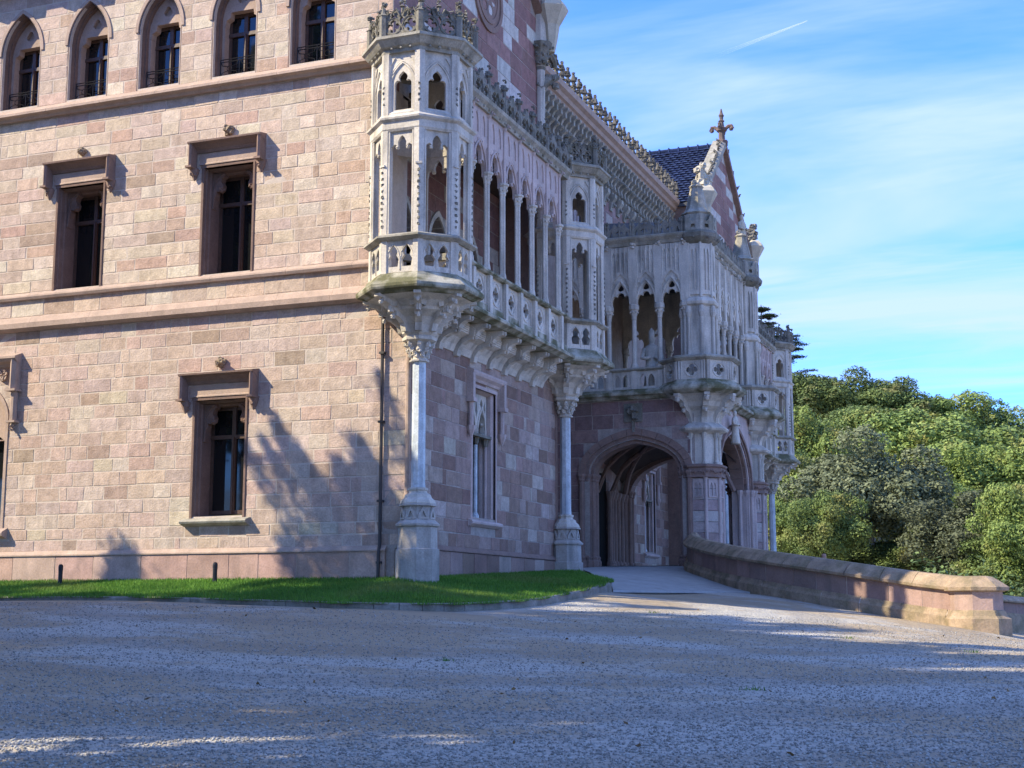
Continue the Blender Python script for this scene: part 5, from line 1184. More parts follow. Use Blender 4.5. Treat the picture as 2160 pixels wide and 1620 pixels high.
# ---- open loggia on the porch
def loggia(f, a0, n, pitch, nm, label, side_posts=True):
    g = empty('loggia', f(a0 + n * pitch / 2, 6.7, 0), palace, label); w = pitch / 2
    for i in range(n):
        m = a0 + (i + 0.5) * pitch; mb = MB(); h0 = cusped(m, w - 0.12, 9.5, 9.52, 10.22)
        tr_ = [(m + x, 9.98 + z) for x, z in [(-0.1, 0.0), (0, -0.03), (0.1, 0.0), (0.1, 0.07), (0.05, 0.15), (0, 0.2), (-0.05, 0.15), (-0.1, 0.07)]]
        op_ = [(-1, 0), (-0.98, 0.2), (-0.8, 0.38), (-0.55, 0.42), (-0.42, 0.36), (-0.3, 0.5), (0, 0.55), (0.3, 0.5), (0.42, 0.36), (0.55, 0.42), (0.8, 0.38), (0.98, 0.2), (1, 0)]
        hh = [(m + x * (w - 0.12), 9.5 + y * 0.75) for x, y in op_]
        mb.plate(f, [[(m - w, 9.5)] + hh + [(m + w, 9.5), (m + w, 11.4), (m - w, 11.4)], tr_], -0.16, -0.04)
        hf = arch_half(w - 0.1, 0.78, 8); mb.tube([f(m + x, 9.5 + z, -0.02) for x, z in hf] + [f(m - x, 9.5 + z, -0.02) for x, z in reversed(hf[:-1])], 0.035, 5)
        q4 = w - 0.12; mb.plate(f, [[(m - q4, 10.05), (m - 0.2, 10.3), (m, 10.52), (m + 0.2, 10.3), (m + q4, 10.05), (m + q4, 11.38), (m - q4, 11.38)]] + [[(m + q - 0.05, 10.62 - abs(q) * 0.6), (m + q + 0.05, 10.62 - abs(q) * 0.6), (m + q + 0.05, 11.08), (m + q, 11.24), (m + q - 0.05, 11.08)] for q in (-0.21, -0.07, 0.07, 0.21)], -0.05, 0.0)
        for q in (-0.28, -0.14, 0.0, 0.14, 0.28): mb.tube([f(m + q, 10.6 - abs(q) * 1.1 + 0.05, 0.0), f(m + q, 11.38, 0.0)], 0.024, 5)
        for q in (-0.3, -0.2, 0.2, 0.3): mb.leafy(f(m + q, 9.95 + (0.3 - abs(q)) * 1.6 + 0.1, 0.0), 0.06, 3)
        for q in (-0.26, -0.1, 0.1, 0.26): mb.leafy(f(m + q, 10.95, -0.01), 0.05, 3)
        ob('arch_panel', mb, M['lime'], g)
        mb = MB(); mb.plate(f, [rect(m - w + 0.08, m + w - 0.08, 6.72, 7.34), pointed(m - 0.24, m - 0.03, 6.85, 7.05, 7.24, 5), pointed(m + 0.03, m + 0.24, 6.85, 7.05, 7.24, 5)], -0.12, -0.03); ob('balustrade_panel', mb, M['lime'], g)
        mb = MB(); z0 = 11.66
        mb.plate(f, [[(m - w, z0), (m + w, z0), (m + w, z0 + 0.22), (m + w * 0.55, z0 + 0.38), (m + w * 0.4, z0 + 0.5), (m, z0 + 0.34), (m - w * 0.4, z0 + 0.5), (m - w * 0.55, z0 + 0.38), (m - w, z0 + 0.22)], [(m, z0 + 0.08), (m + 0.12, z0 + 0.2), (m, z0 + 0.28), (m - 0.12, z0 + 0.2)], [(m - 0.32, z0 + 0.06), (m - 0.2, z0 + 0.06), (m - 0.26, z0 + 0.26)], [(m + 0.2, z0 + 0.06), (m + 0.32, z0 + 0.06), (m + 0.26, z0 + 0.26)]], -0.02, 0.06)
        for q in (-1, 0, 1): mb.lathe(f(m + q * w * 0.9, 0, 0.03), [(0.05, z0), (0.04, z0 + 0.35), (0.06, z0 + 0.4), (0.02, z0 + 0.55)], 5); mb.leafy(f(m + q * w * 0.9, z0 + 0.52, 0.03), 0.07, 4)
        ob('cresting', mb, M['carved'], g)
    for i in range(n + 1):
        q = f(a0 + i * pitch, 0, -0.1); mb = MB(); mb.lathe((q.x, q.y, 0), [(0.13, 7.42), (0.13, 7.52), (0.08, 7.6), (0.07, 9.0), (0.085, 9.02), (0.08, 9.08), (0.13, 9.3), (0.16, 9.34), (0.16, 9.46), (0.14, 9.5)], 8)
        for k in range(8): mb.blob((q.x + 0.12 * math.cos(k * PI / 4), q.y + 0.12 * math.sin(k * PI / 4), 9.24), 0.04, 5, 3)
        ob('column', mb, M['lime'], g)
        mb = MB(); mb.box(f, a0 + i * pitch - 0.12, a0 + i * pitch + 0.12, 9.5, 11.42, -0.17, 0.02); mb.leafy(f(a0 + i * pitch, 11.40, 0.06), 0.12, 7); ob('pilaster', mb, M['lime'], g)
        mb = MB(); mb.box(f, a0 + i * pitch - 0.09, a0 + i * pitch + 0.09, 6.7, 7.4, -0.14, 0.02); ob('balustrade_post', mb, M['lime'], g)
    a1 = a0 + n * pitch
    mb = MB(); mb.sweep(f, [(-0.18, 7.34), (0.02, 7.34), (0.08, 7.39), (0.06, 7.44), (-0.18, 7.44)], a0 - 0.1, a1 + 0.1); ob('rail', mb, M['lime_worn'], g)
    mb = MB(); mb.sweep(f, [(-0.2, 11.4), (0.02, 11.4), (0.06, 11.5), (0.16, 11.6), (0.18, 11.66), (0.1, 11.7), (-0.2, 11.7)], a0 - 0.1, a1 + 0.1)
    for a in np.arange(a0, a1, 0.14): mb.leafy(f(a, 11.52, 0.09), 0.05, 2)
    ob('carved_cornice', mb, M['lime_worn'], g)
    return g
loggia(Fr((0, 15.25, 0), (1, 0, 0), (0, -1, 0)), -2.02, 5, 0.838, 'a', 'open loggia of pointed arches above the porch arch')
loggia(Fr((2.62, 0, 0), (0, 1, 0), (1, 0, 0)), PY1 + 0.62, 6, (PY2 - PY1 - 1.24) / 6, 'b', 'receding long side of the porch loggia')
loggia(Fr((0, 22.8, 0), (1, 0, 0), (0, 1, 0)), -2.02, 5, 0.838, 'c', 'far side of the porch loggia')
mb = MB(); mb.add([(CX_, 15.3, 11.75), (2.5, 15.3, 11.75), (2.5, 22.7, 11.75), (CX_, 22.7, 11.75), (CX_, 17.5, 12.95), (0.6, 17.5, 12.75), (0.6, 20.5, 12.75), (CX_, 20.5, 12.95)], [(0, 1, 5, 4), (1, 2, 6, 5), (2, 3, 7, 6), (4, 5, 6, 7)]); mb.box(Fr((0, 0, 0), (0, 1, 0), (1, 0, 0)), 15.3, 22.7, 11.45, 11.6, CX_, 2.5); ob('loggia_roof', mb, M['slate'], palace)
# ---- statues: things of their own standing on the building
def statue(loc, h, face, label, mitre=False, mat='lime', staff=False, group=None):
    s_ = h / 1.8; mb = MB(); n = 14
    rings = [(0.0, 0.27, 0.24), (0.06, 0.29, 0.26), (0.35, 0.25, 0.22), (0.7, 0.22, 0.19), (0.95, 0.20, 0.17), (1.1, 0.22, 0.17), (1.3, 0.25, 0.16), (1.40, 0.23, 0.14), (1.46, 0.12, 0.1), (1.5, 0.07, 0.075), (1.54, 0.075, 0.085), (1.60, 0.095, 0.11), (1.68, 0.1, 0.115), (1.74, 0.085, 0.1)]
    rings += [(1.78, 0.10, 0.09), (1.9, 0.09, 0.07), (2.0, 0.02, 0.02)] if mitre else [(1.79, 0.05, 0.06), (1.8, 0.01, 0.01)]
    P = []
    for i, (z, rx, ry) in enumerate(rings):
        for k in range(n):
            a = 2 * PI * k / n; fold = 1 + (0.10 * math.sin(a * 5 + z * 1.5) if z < 1.2 else 0)
            x, y = rx * fold * math.cos(a), ry * fold * math.sin(a)
            c_, sn = math.cos(face), math.sin(face)
            P.append((loc[0] + s_ * (x * c_ - y * sn), loc[1] + s_ * (x * sn + y * c_), loc[2] + s_ * z))
    F_ = [(i * n + k, i * n + (k + 1) % n, (i + 1) * n + (k + 1) % n, (i + 1) * n + k) for i in range(len(rings) - 1) for k in range(n)] + [tuple(reversed(range(n)))]
    mb.add(P, F_)
    fx = Fr(loc, (math.cos(face), math.sin(face), 0), (math.sin(face), -math.cos(face), 0))
    for q in (-1, 1):
        mb.tube([fx(q * 0.22 * s_, 1.34 * s_, 0), fx(q * 0.30 * s_, 1.05 * s_, 0.05 * s_), fx(q * 0.16 * s_, 1.0 * s_, 0.22 * s_), fx(q * 0.05 * s_, 1.05 * s_, 0.24 * s_)], 0.085 * s_, 6, 0.05 * s_)
    if staff: mb.tube([fx(0.3 * s_, 0, 0.1 * s_), fx(0.3 * s_, 1.9 * s_, 0.1 * s_)], 0.02 * s_, 5)
    o = ob('statue', mb, M[mat], smooth=True); tag(o, label, 'statue', group); return o
statue((0.92, 15.85, 6.75), 1.85, 0.3, 'robed stone saint wearing a mitre inside the porch loggia', True, 'lime', True)
statue((3.0, 18.3, 5.25), 1.1, 1.4, 'small carved figure leaning out beside the porch side arch', False, 'lime')
statue((0.0, 34.3, 15.9), 1.6, 1.2, 'sunlit pale statue in front of the far gable', False, 'white_stone')

# ------------------------------------------------------------------ ground
KERB = [(-30, -2.6, 0.22), (-16, -2.9, 0.20), (-8, -3.2, 0.18), (-4, -3.6, 0.17), (-0.5, -4.0, 0.09), (1.2, -3.85, 0.05), (2.2, -3.1, 0.04), (2.75, -1.8, 0.08), (3.0, -0.4, 0.14), (3.15, 1.6, 0.30), (3.15, 3.4, 0.46), (2.95, 4.6, 0.56), (2.4, 5.8, 0.66), (1.7, 7.0, 0.76), (1.1, 8.2, 0.86), (0.75, 8.9, 0.92)]
RAMP_L = [(3.1, 4.5, 0.36), (2.6, 5.9, 0.52), (1.9, 7.2, 0.70), (1.1, 8.9, 0.88), (0.2, 11.0, 1.02), (-0.6, 13.4, 1.14), (-0.9, 15.4, 1.22), (-1.9, 16.5, 1.25), (-1.9, 27.0, 1.30)]
RAMP_R = [(5.5, 8.9, 0.36), (5.05, 9.9, 0.46), (4.45, 11.0, 0.60), (3.8, 12.0, 0.76), (3.2, 13.0, 0.92), (2.6, 14.2, 1.10), (1.95, 15.4, 1.22), (2.3, 16.5, 1.25), (2.6, 27.0, 1.30)]
WALLP = [(2.5, 14.6, 1.12), (2.65, 13.9, 1.04)] + [tuple(survey(a, b, d)) for a, b, d in ((1474, 1214, 41), (1530, 1233, 38.6), (1600, 1250, 36.2), (1700, 1269, 34.4), (1800, 1287, 33.0), (1928, 1309, 31.8), (2010, 1321, 31.0), (2062, 1327, 30.5))]
ctrl = [(x, y, z - (0.05 if x < -2 else 0.08 if x < 1.5 else 0.12)) for x, y, z in KERB] + [(x, y, z - 0.10) for x, y, z in RAMP_L[:7]] + [(x, y, z - 0.10) for x, y, z in RAMP_R[:7]] + [(x, y - 0.25, z) for x, y, z in WALLP[4:]]
for px, py, D in ((0, 1620, 9.6), (1080, 1620, 9.6), (2160, 1620, 9.6), (540, 1460, 14.5), (1500, 1450, 15.5), (1080, 1380, 19.5), (2000, 1420, 18.5), (1600, 1330, 25), (2160, 1350, 30)):
    p = survey(px, py, D); ctrl.append((p.x, p.y, p.z))
ctrl += [(13, -27, -1.62), (25, -40, -2.2), (-15, -25, -0.9), (-30, -20, -0.5), (0, -40, -1.8), (30, -10, -1.9), (22, 6, -1.2), (-20, 6, 0.5), (-2, 6, 0.5), (-2, 20, 0.9), (6, 18, -0.1), (8, 24, -0.4), (14, 20, -1.4), (10, 35, -0.8), (0, 40, 0.3), (25, 25, -2.5), (40, 10, -3.5), (18, 45, -1.6), (40, 45, -3.0), (-30, 40, 1.0), (50, -30, -3.5)]
cp_ = np.array(ctrl)
def tps_fit(P):
    n = len(P); d = np.linalg.norm(P[:, None, :2] - P[None, :, :2], axis=2); K = np.where(d > 0, d * d * np.log(d + 1e-12), 0) + np.eye(n) * 0.4
    A = np.zeros((n + 3, n + 3)); A[:n, :n] = K; A[:n, n] = 1; A[:n, n + 1:] = P[:, :2]; A[n, :n] = 1; A[n + 1:, :n] = P[:, :2].T
    return np.linalg.solve(A, np.concatenate([P[:, 2], [0, 0, 0]]))
tw = tps_fit(cp_)
def ground_z(x, y):
    x = np.asarray(x, float); y = np.asarray(y, float); sh = x.shape; x = x.ravel(); y = y.ravel()
    xc = np.clip(x, -32, 42); yc = np.clip(y, -42, 46)
    d = np.sqrt((xc[:, None] - cp_[None, :, 0]) ** 2 + (yc[:, None] - cp_[None, :, 1]) ** 2)
    z = np.where(d > 0, d * d * np.log(d + 1e-12), 0) @ tw[:-3] + tw[-3] + tw[-2] * xc + tw[-1] * yc
    # wooded hill beyond the court
    fx = (x - 13) * FH.x + (y + 27) * FH.y; lx = (x - 13) * RH.x + (y + 27) * RH.y
    h = np.clip((fx - 95) / 85, 0, 1); h = h * h * (3 - 2 * h)
    z = z + h * (16 - 0.0020 * (lx - 38) ** 2).clip(-2, 17) * np.clip((lx - 8) / 14, 0, 1)
    return z.reshape(sh)
def gz(x, y): return float(ground_z(np.array([x]), np.array([y]))[0])
def grid_mesh(name, xs, ys, mat):
    X, Y = np.meshgrid(xs, ys); Zz = ground_z(X, Y)
    far = np.maximum(np.abs(X - 5), np.abs(Y)) > 150
    V = np.stack([X.ravel(), Y.ravel(), Zz.ravel()], 1); nx = len(xs); ny = len(ys)
    i = np.arange(nx * ny).reshape(ny, nx); Q = np.stack([i[:-1, :-1], i[:-1, 1:], i[1:, 1:], i[1:, :-1]], -1).reshape(-1, 4)
    return np_mesh(name, V, Q, mat, True)
def np_mesh(name, V, Q, mat, smooth=False):
    me = bpy.data.meshes.new(name); me.vertices.add(len(V)); me.vertices.foreach_set('co', np.asarray(V, np.float32).ravel())
    k = Q.shape[1]; me.loops.add(Q.size); me.loops.foreach_set('vertex_index', Q.astype(np.int32).ravel())
    me.polygons.add(len(Q)); me.polygons.foreach_set('loop_start', np.arange(0, Q.size, k, dtype=np.int32))
    if smooth: me.polygons.foreach_set('use_smooth', np.ones(len(Q), bool))
    me.materials.append(mat); me.update(calc_edges=True); return me
def gravel_mat():
    m, t, b, N, L = nodes('gravel'); geo = N('ShaderNodeNewGeometry')
    def noise(s_, d_=5, r_=0.6, vec=None):
        n = N('ShaderNodeTexNoise'); n.inputs['Scale'].default_value = s_; n.inputs['Detail'].default_value = d_; n.inputs['Roughness'].default_value = r_
        L(vec if vec is not None else geo.outputs['Position'], n.inputs[0]); return n.outputs[0]
    def ramp(src, lo, hi, a=0.0, c=1.0):
        r = N('ShaderNodeMapRange', interpolation_type='SMOOTHSTEP'); r.inputs[1].default_value = lo; r.inputs[2].default_value = hi; r.inputs[3].default_value = a; r.inputs[4].default_value = c; L(src, r.inputs[0]); return r.outputs[0]
    def mix(f, a, c):
        x = N('ShaderNodeMix', data_type='RGBA'); L(f, x.inputs[0])
        if isinstance(a, tuple): x.inputs[6].default_value = c4(a)
        else: L(a, x.inputs[6])
        if isinstance(c, tuple): x.inputs[7].default_value = c4(c)
        else: L(c, x.inputs[7])
        return x.outputs[2]
    mp = N('ShaderNodeMapping'); mp.inputs['Rotation'].default_value = (0, 0, R(-24)); mp.inputs['Scale'].default_value = (0.75, 1.15, 1); L(geo.outputs['Position'], mp.inputs[0])
    patch = ramp(noise(0.26, 7, 0.66, mp.outputs[0]), 0.45, 0.57)
    vor = N('ShaderNodeTexVoronoi'); vor.inputs['Scale'].default_value = 26; L(geo.outputs['Position'], vor.inputs[0])
    vor2 = N('ShaderNodeTexVoronoi'); vor2.inputs['Scale'].default_value = 55; L(geo.outputs['Position'], vor2.inputs[0])
    sep = N('ShaderNodeSeparateColor'); L(vor.outputs['Color'], sep.inputs[0])
    stones = mix(sep.outputs[0], (0.39, 0.37, 0.335), (0.54, 0.515, 0.47))
    sand = mix(noise(9, 6, 0.7), (0.31, 0.245, 0.17), (0.45, 0.36, 0.255))
    c = mix(patch, sand, stones)
    c = mix(ramp(noise(2.3, 6, 0.7), 0.55, 0.78, 0, 0.45), c, (0.13, 0.12, 0.085))
    c = mix(ramp(noise(45, 4, 0.7), 0.56, 0.72, 0, 0.45), c, (0.10, 0.09, 0.075))
    trk = N('ShaderNodeTexWave', wave_type='RINGS', rings_direction='Z'); trk.inputs['Scale'].default_value = 0.10; trk.inputs['Distortion'].default_value = 5.0; trk.inputs['Detail'].default_value = 3; trk.inputs['Detail Scale'].default_value = 0.7; L(geo.outputs['Position'], trk.inputs[0])
    c = mix(ramp(trk.outputs['Fac'], 0.55, 0.95, 0, 0.4), c, (0.27, 0.22, 0.165))
    L(c, b.inputs['Base Color']); b.inputs['Roughness'].default_value = 0.9; b.inputs['Specular IOR Level'].default_value = 0.2
    h1 = N('ShaderNodeMath', operation='MULTIPLY'); L(vor.outputs['Distance'], h1.inputs[0]); L(ramp(patch, 0, 1, 0.35, 1.0), h1.inputs[1])
    h2 = N('ShaderNodeMath', operation='MULTIPLY_ADD'); h2.inputs[1].default_value = 0.4; L(vor2.outputs['Distance'], h2.inputs[0]); L(h1.outputs[0], h2.inputs[2])
    bp = N('ShaderNodeBump', invert=True); bp.inputs['Strength'].default_value = 0.9; bp.inputs['Distance'].default_value = 0.04; L(h2.outputs[0], bp.inputs['Height'])
    n9 = N('ShaderNodeBump'); n9.inputs['Strength'].default_value = 0.5; n9.inputs['Distance'].default_value = 0.25; L(noise(2.2, 5), n9.inputs['Height']); L(bp.outputs[0], n9.inputs['Normal'])
    L(n9.outputs[0], b.inputs['Normal']); return m
M['gravel'] = gravel_mat()
M['grass'] = leaf_mat('lawn_grass', (0.05, 0.13, 0.018), (0.14, 0.29, 0.04), (0.19, 0.19, 0.06), 0.3)
M['soil'] = stone_mat('lawn_soil', (0.045, 0.085, 0.020), 0.35, 3.0, 0.6, stain=0.2)
M['paving'] = stone_mat('ramp_concrete', (0.33, 0.33, 0.32), 0.12, 2.0, 0.35, stain=0.25, fine=60)
xs = np.unique(np.concatenate([np.linspace(-900, -60, 12), np.linspace(-60, -14, 20), np.linspace(-14, 22, 181), np.linspace(22, 90, 50), np.linspace(90, 900, 12)]))
ys = np.unique(np.concatenate([np.linspace(-900, -60, 12), np.linspace(-60, -28, 18), np.linspace(-28, 16, 221), np.linspace(16, 130, 70), np.linspace(130, 1200, 14)]))
go = bpy.data.objects.new('gravel_ground', grid_mesh('gravel_ground', xs, ys, M['gravel'])); col.objects.link(go); go['kind'] = 'structure'
# loose stones lying on the gravel
def scatter_stones(n):
    rng = np.random.default_rng(3); V = []; Q = []
    base = np.array([(1, 0, 0), (0, 1, 0), (-1, 0, 0), (0, -1, 0), (0, 0, 0.8), (0, 0, -0.5)], float); fa = np.array([(0, 1, 4), (1, 2, 4), (2, 3, 4), (3, 0, 4), (1, 0, 5), (2, 1, 5), (3, 2, 5), (0, 3, 5)])
    dd = 8.5 + 20 * rng.random(n) ** 1.5; la = (rng.random(n) - 0.5) * 0.80 * dd
    x = CAM.x + FH.x * dd + RH.x * la; y = CAM.y + FH.y * dd + RH.y * la; keep = (y < -4.4) | (x > 3.6); x = x[keep]; y = y[keep]; z = ground_z(x, y); n = len(x)
    s_ = 0.007 + 0.013 * rng.random(n) ** 2.5; a = rng.random(n) * 6.28; sx_ = s_ * (0.7 + 0.6 * rng.random(n)); ca, sa = np.cos(a), np.sin(a)
    jit = 1 + 0.35 * (rng.random((n, 6, 3)) - 0.5); B = base[None] * jit
    bx, by, bz = B[..., 0] * sx_[:, None], B[..., 1] * s_[:, None], B[..., 2] * s_[:, None]
    V = np.stack([x[:, None] + bx * ca[:, None] - by * sa[:, None], y[:, None] + bx * sa[:, None] + by * ca[:, None], z[:, None] + bz + 0.004], -1).reshape(-1, 3)
    Q = (np.arange(n) * 6)[:, None, None] + fa[None]; return np_mesh('loose_gravel', V, Q.reshape(-1, 3), M['pebble'])
def pebble_mat():
    m, t, b, N, L = nodes('loose_pebbles'); geo = N('ShaderNodeNewGeometry'); r = N('ShaderNodeValToRGB')
    r.color_ramp.elements[0].color = (0.17, 0.155, 0.135, 1); r.color_ramp.elements[1].color = (0.42, 0.40, 0.365, 1)
    L(geo.outputs['Random Per Island'], r.inputs[0]); L(r.outputs[0], b.inputs['Base Color']); b.inputs['Roughness'].default_value = 0.85; return m
M['pebble'] = pebble_mat()
po = bpy.data.objects.new('loose_gravel', scatter_stones(70000)); col.objects.link(po); tag(po, 'loose grey pebbles scattered over the gravel court', 'gravel', kind='stuff')
def fallen(n, size, seed, name, mat, lift):
    rng = np.random.default_rng(seed); dd = 9 + 20 * rng.random(n) ** 1.3; la = (rng.random(n) - 0.5) * 0.78 * dd; x = CAM.x + FH.x * dd + RH.x * la; y = CAM.y + FH.y * dd + RH.y * la; k = (y < -4.5) | (x > 3.8); x = x[k]; y = y[k]; n = len(x); z = ground_z(x, y) + lift
    a = rng.random(n) * 6.28; s_ = size * (0.6 + 0.8 * rng.random(n)); up_ = rng.normal(0, 0.35, (n, 2)) * s_[:, None]
    C = np.stack([x, y, z + s_ * 0.3], 1); u = np.stack([np.cos(a) * s_, np.sin(a) * s_, up_[:, 0]], 1); v = np.stack([-np.sin(a) * s_ * 0.5, np.cos(a) * s_ * 0.5, up_[:, 1]], 1)
    V = np.stack([C + u, C + v, C - u, C - v], 1).reshape(-1, 3); return np_mesh(name, V, np.arange(len(V)).reshape(-1, 4), mat)
M['dead_leaf'] = leaf_mat('dry_leaves', (0.09, 0.055, 0.025), (0.24, 0.15, 0.06), None, 0.2)
fl = bpy.data.objects.new('fallen_leaves', fallen(110, 0.028, 5, 'fallen_leaves', M['dead_leaf'], 0.004)); col.objects.link(fl); tag(fl, 'dry brown leaves strewn over the gravel court', 'leaves', kind='stuff')
def tufts(n, seed):
    rng = np.random.default_rng(seed); V = []
    for _ in range(n):
        dd = 10 + 19 * rng.random(); la = (rng.random() - 0.5) * 0.76 * dd; x0 = CAM.x + FH.x * dd + RH.x * la; y0 = CAM.y + FH.y * dd + RH.y * la
        if y0 > -4.5 and x0 < 3.9: continue
        z0 = gz(x0, y0); m = 26; r_ = rng.normal(0, 0.05, (m, 2)); a = rng.random(m) * 6.28; h = 0.02 + 0.045 * rng.random(m); b = np.stack([x0 + r_[:, 0] * 1.6, y0 + r_[:, 1], np.full(m, z0)], 1); d = np.stack([np.cos(a), np.sin(a), 0 * a], 1)
        V.append(np.stack([b - d * 0.008, b + d * 0.008, b + d[:, [1, 0, 2]] * 0.03 + np.stack([0 * h, 0 * h, h], 1)], 1).reshape(-1, 3))
    V = np.concatenate(V); return np_mesh('weeds', V, np.arange(len(V)).reshape(-1, 3), M['grass'])
we = bpy.data.objects.new('weeds', tufts(9, 8)); col.objects.link(we); tag(we, 'small green weed tufts growing in the gravel', 'weeds', kind='stuff')
# ---- lawn with its kerb
def smooth_path(P, n):
    P = [np.array(p, float) for p in P]; out = []
    for i in range(len(P) - 1):
        p0 = P[max(i - 1, 0)]; p1 = P[i]; p2 = P[i + 1]; p3 = P[min(i + 2, len(P) - 1)]
        for t in np.linspace(0, 1, n, endpoint=False): out.append(0.5 * (2 * p1 + (p2 - p0) * t + (2 * p0 - 5 * p1 + 4 * p2 - p3) * t * t + (3 * p1 - p0 - 3 * p2 + p3) * t ** 3))
    return out + [P[-1]]
KP = smooth_path(KERB, 6)
def lawn_inner(p):
    x, y = p[0], p[1]
    if x < -0.4 or y < -0.6 and x < 0.3: return np.array([min(x, -0.2), 0.02, 0.58])
    if y < 0.2: return np.array([0.02, max(0.0, (y + 4.0) * 0.15), 0.60])
    return np.array([0.02, min(9.2, 0.6 + y * 0.95), 0.60 + 0.035 * y])
LI = [lawn_inner(p) for p in KP]
lv = []; lf = []; NR = 8
for p, q in zip(KP, LI):
    for k in range(NR + 1):
        t = k / NR; v = p + (q - p) * (t * 1.035 - 0.035 * (1 + 0.5 * math.sin(p[0] * 3.1) + 0.4 * math.sin(p[1] * 5.3 + p[0] * 7))); lv.append((v[0], v[1], v[2] + 0.02))
for i in range(len(KP) - 1):
    for k in range(NR): o = i * (NR + 1) + k; lf.append((o, o + 1, o + NR + 2, o + NR + 1))
mb = MB(); mb.add(lv, lf); lawn = structure('lawn', mb, M['soil'], True)
rng = np.random.default_rng(11)
fa = np.array(lf); va = np.array(lv); quad = va[fa]; area = np.linalg.norm(np.cross(quad[:, 1] - quad[:, 0], quad[:, 3] - quad[:, 0]), axis=1); vis = quad[:, :, 0].mean(1) > -15; pr_ = area * vis; pr_ /= pr_.sum()
nb = 90000; ii = rng.choice(len(fa), nb, p=pr_); u = rng.random((nb, 1)); v = rng.random((nb, 1)); q = quad[ii]
base = (q[:, 0] * (1 - u) + q[:, 1] * u) * (1 - v) + (q[:, 3] * (1 - u) + q[:, 2] * u) * v
ang = rng.random(nb) * 6.28; hgt = 0.035 + 0.05 * rng.random(nb); wd = 0.006 + 0.004 * rng.random(nb); le = (rng.random((nb, 2)) - 0.5) * 0.06
dx_ = np.stack([np.cos(ang) * wd, np.sin(ang) * wd, 0 * wd], 1); tip = base + np.stack([le[:, 0], le[:, 1], hgt], 1)
V = np.stack([base - dx_, base + dx_, tip], 1).reshape(-1, 3); gm = np_mesh('grass', V, np.arange(nb * 3).reshape(-1, 3), M['grass'])
gro = bpy.data.objects.new('grass', gm); col.objects.link(gro); tag(gro, 'short mown grass along the palace foot', 'grass', kind='stuff')
kerb = empty('kerb', (0, -4, 0)); tag(kerb, 'low mossy stone kerb edging the lawn', 'kerb')
def strip(mb, P, prof, up=0.0):
    "profile (sideways, height) carried along a path of (x,y,z)"
    n = len(prof); Vv = []
    for i, p in enumerate(P):
        a = P[max(i - 1, 0)]; b = P[min(i + 1, len(P) - 1)]; t = Vector((b[0] - a[0], b[1] - a[1], 0)).normalized(); nn = Vector((t.y, -t.x, 0))
        for s_, h in prof: Vv.append((p[0] + nn.x * s_, p[1] + nn.y * s_, p[2] + h))
    F_ = [(i * n + k, i * n + (k + 1) % n, (i + 1) * n + (k + 1) % n, (i + 1) * n + k) for i in range(len(P) - 1) for k in range(n)] + [tuple(range(n)), tuple((len(P) - 1) * n + k for k in reversed(range(n)))]
    mb.add(Vv, F_)
i = 0
while i < len(KP) - 1:
    j = min(i + 2, len(KP) - 1); seg = [KP[i] + (KP[i + 1] - KP[i]) * 0.01] + [KP[k] for k in range(i + 1, j)] + [KP[j] - (KP[j] - KP[j - 1]) * 0.01]
    mb = MB(); strip(mb, seg, [(-0.09, -0.3), (0.09, -0.3), (0.085, 0.0), (0.06, 0.03), (-0.09, 0.03)]); ob('kerb_stone', mb, M['granite'], kerb); i = j
# small ground lights on the lawn
for px, D, lab in ((127, 31.3, 'short dark ground light on the lawn, farther from the turret'), (453, 28.6, 'short dark ground light on the lawn below the sash window')):
    p = survey(px, 1222, D); p.y = -0.75; p.x = CAM.x + (p.x - CAM.x) * (26.25 / (26.25)) ; 
    d = survey(px, 1222, 10) - CAM; p = CAM + d * ((-0.75 - CAM.y) / d.y)
    b_ = empty('ground_light', (p.x, p.y, 0.5)); tag(b_, lab, 'ground light', 'ground lights along the wall')
    mb = MB(); mb.lathe((p.x, p.y, 0), [(0.05, 0.4), (0.05, 0.80), (0.055, 0.81), (0.05, 0.83)], 10); ob('post', mb, M['iron'], b_)
    mb = MB(); mb.lathe((p.x, p.y, 0), [(0.055, 0.83), (0.056, 0.9), (0.045, 0.94), (0.02, 0.955)], 10); ob('lamp_head', mb, M['iron'], b_)
# ---- paved ramp
mb = MB(); Lp = smooth_path(RAMP_L, 6); Rp = smooth_path(RAMP_R, 6); Vv = []; n = 14
for a, b in zip(Lp, Rp):
    for k in range(n + 1): t = k / n; v = a + (b - a) * t; Vv.append((v[0], v[1], v[2] + 0.015))
F_ = [(i * (n + 1) + k, i * (n + 1) + k + 1, (i + 1) * (n + 1) + k + 1, (i + 1) * (n + 1) + k) for i in range(len(Lp) - 1) for k in range(n)]
o = len(Vv); Vv += [(v[0] + 0.02, v[1] - 0.02, v[2] - 0.14) for v in Vv[:n + 1]]; F_ += [(k, o + k, o + k + 1, k + 1) for k in range(n)]
mb.add(Vv, F_); structure('ramp', mb, M['paving'], True)
mb = MB(); a = Lp[0]; b = Rp[0]; mb.add([(a[0] + 0.05, a[1] - 0.12, a[2] - 0.035), (b[0] + 0.05, b[1] - 0.12, b[2] - 0.035), (b[0] + 0.0, b[1] + 0.03, b[2] - 0.03), (a[0], a[1] + 0.03, a[2] - 0.03)], [(0, 1, 2, 3)]); dg = structure('ramp_edge_strip', mb, M['dark'])  # thin near-black strip along the front edge of the ramp
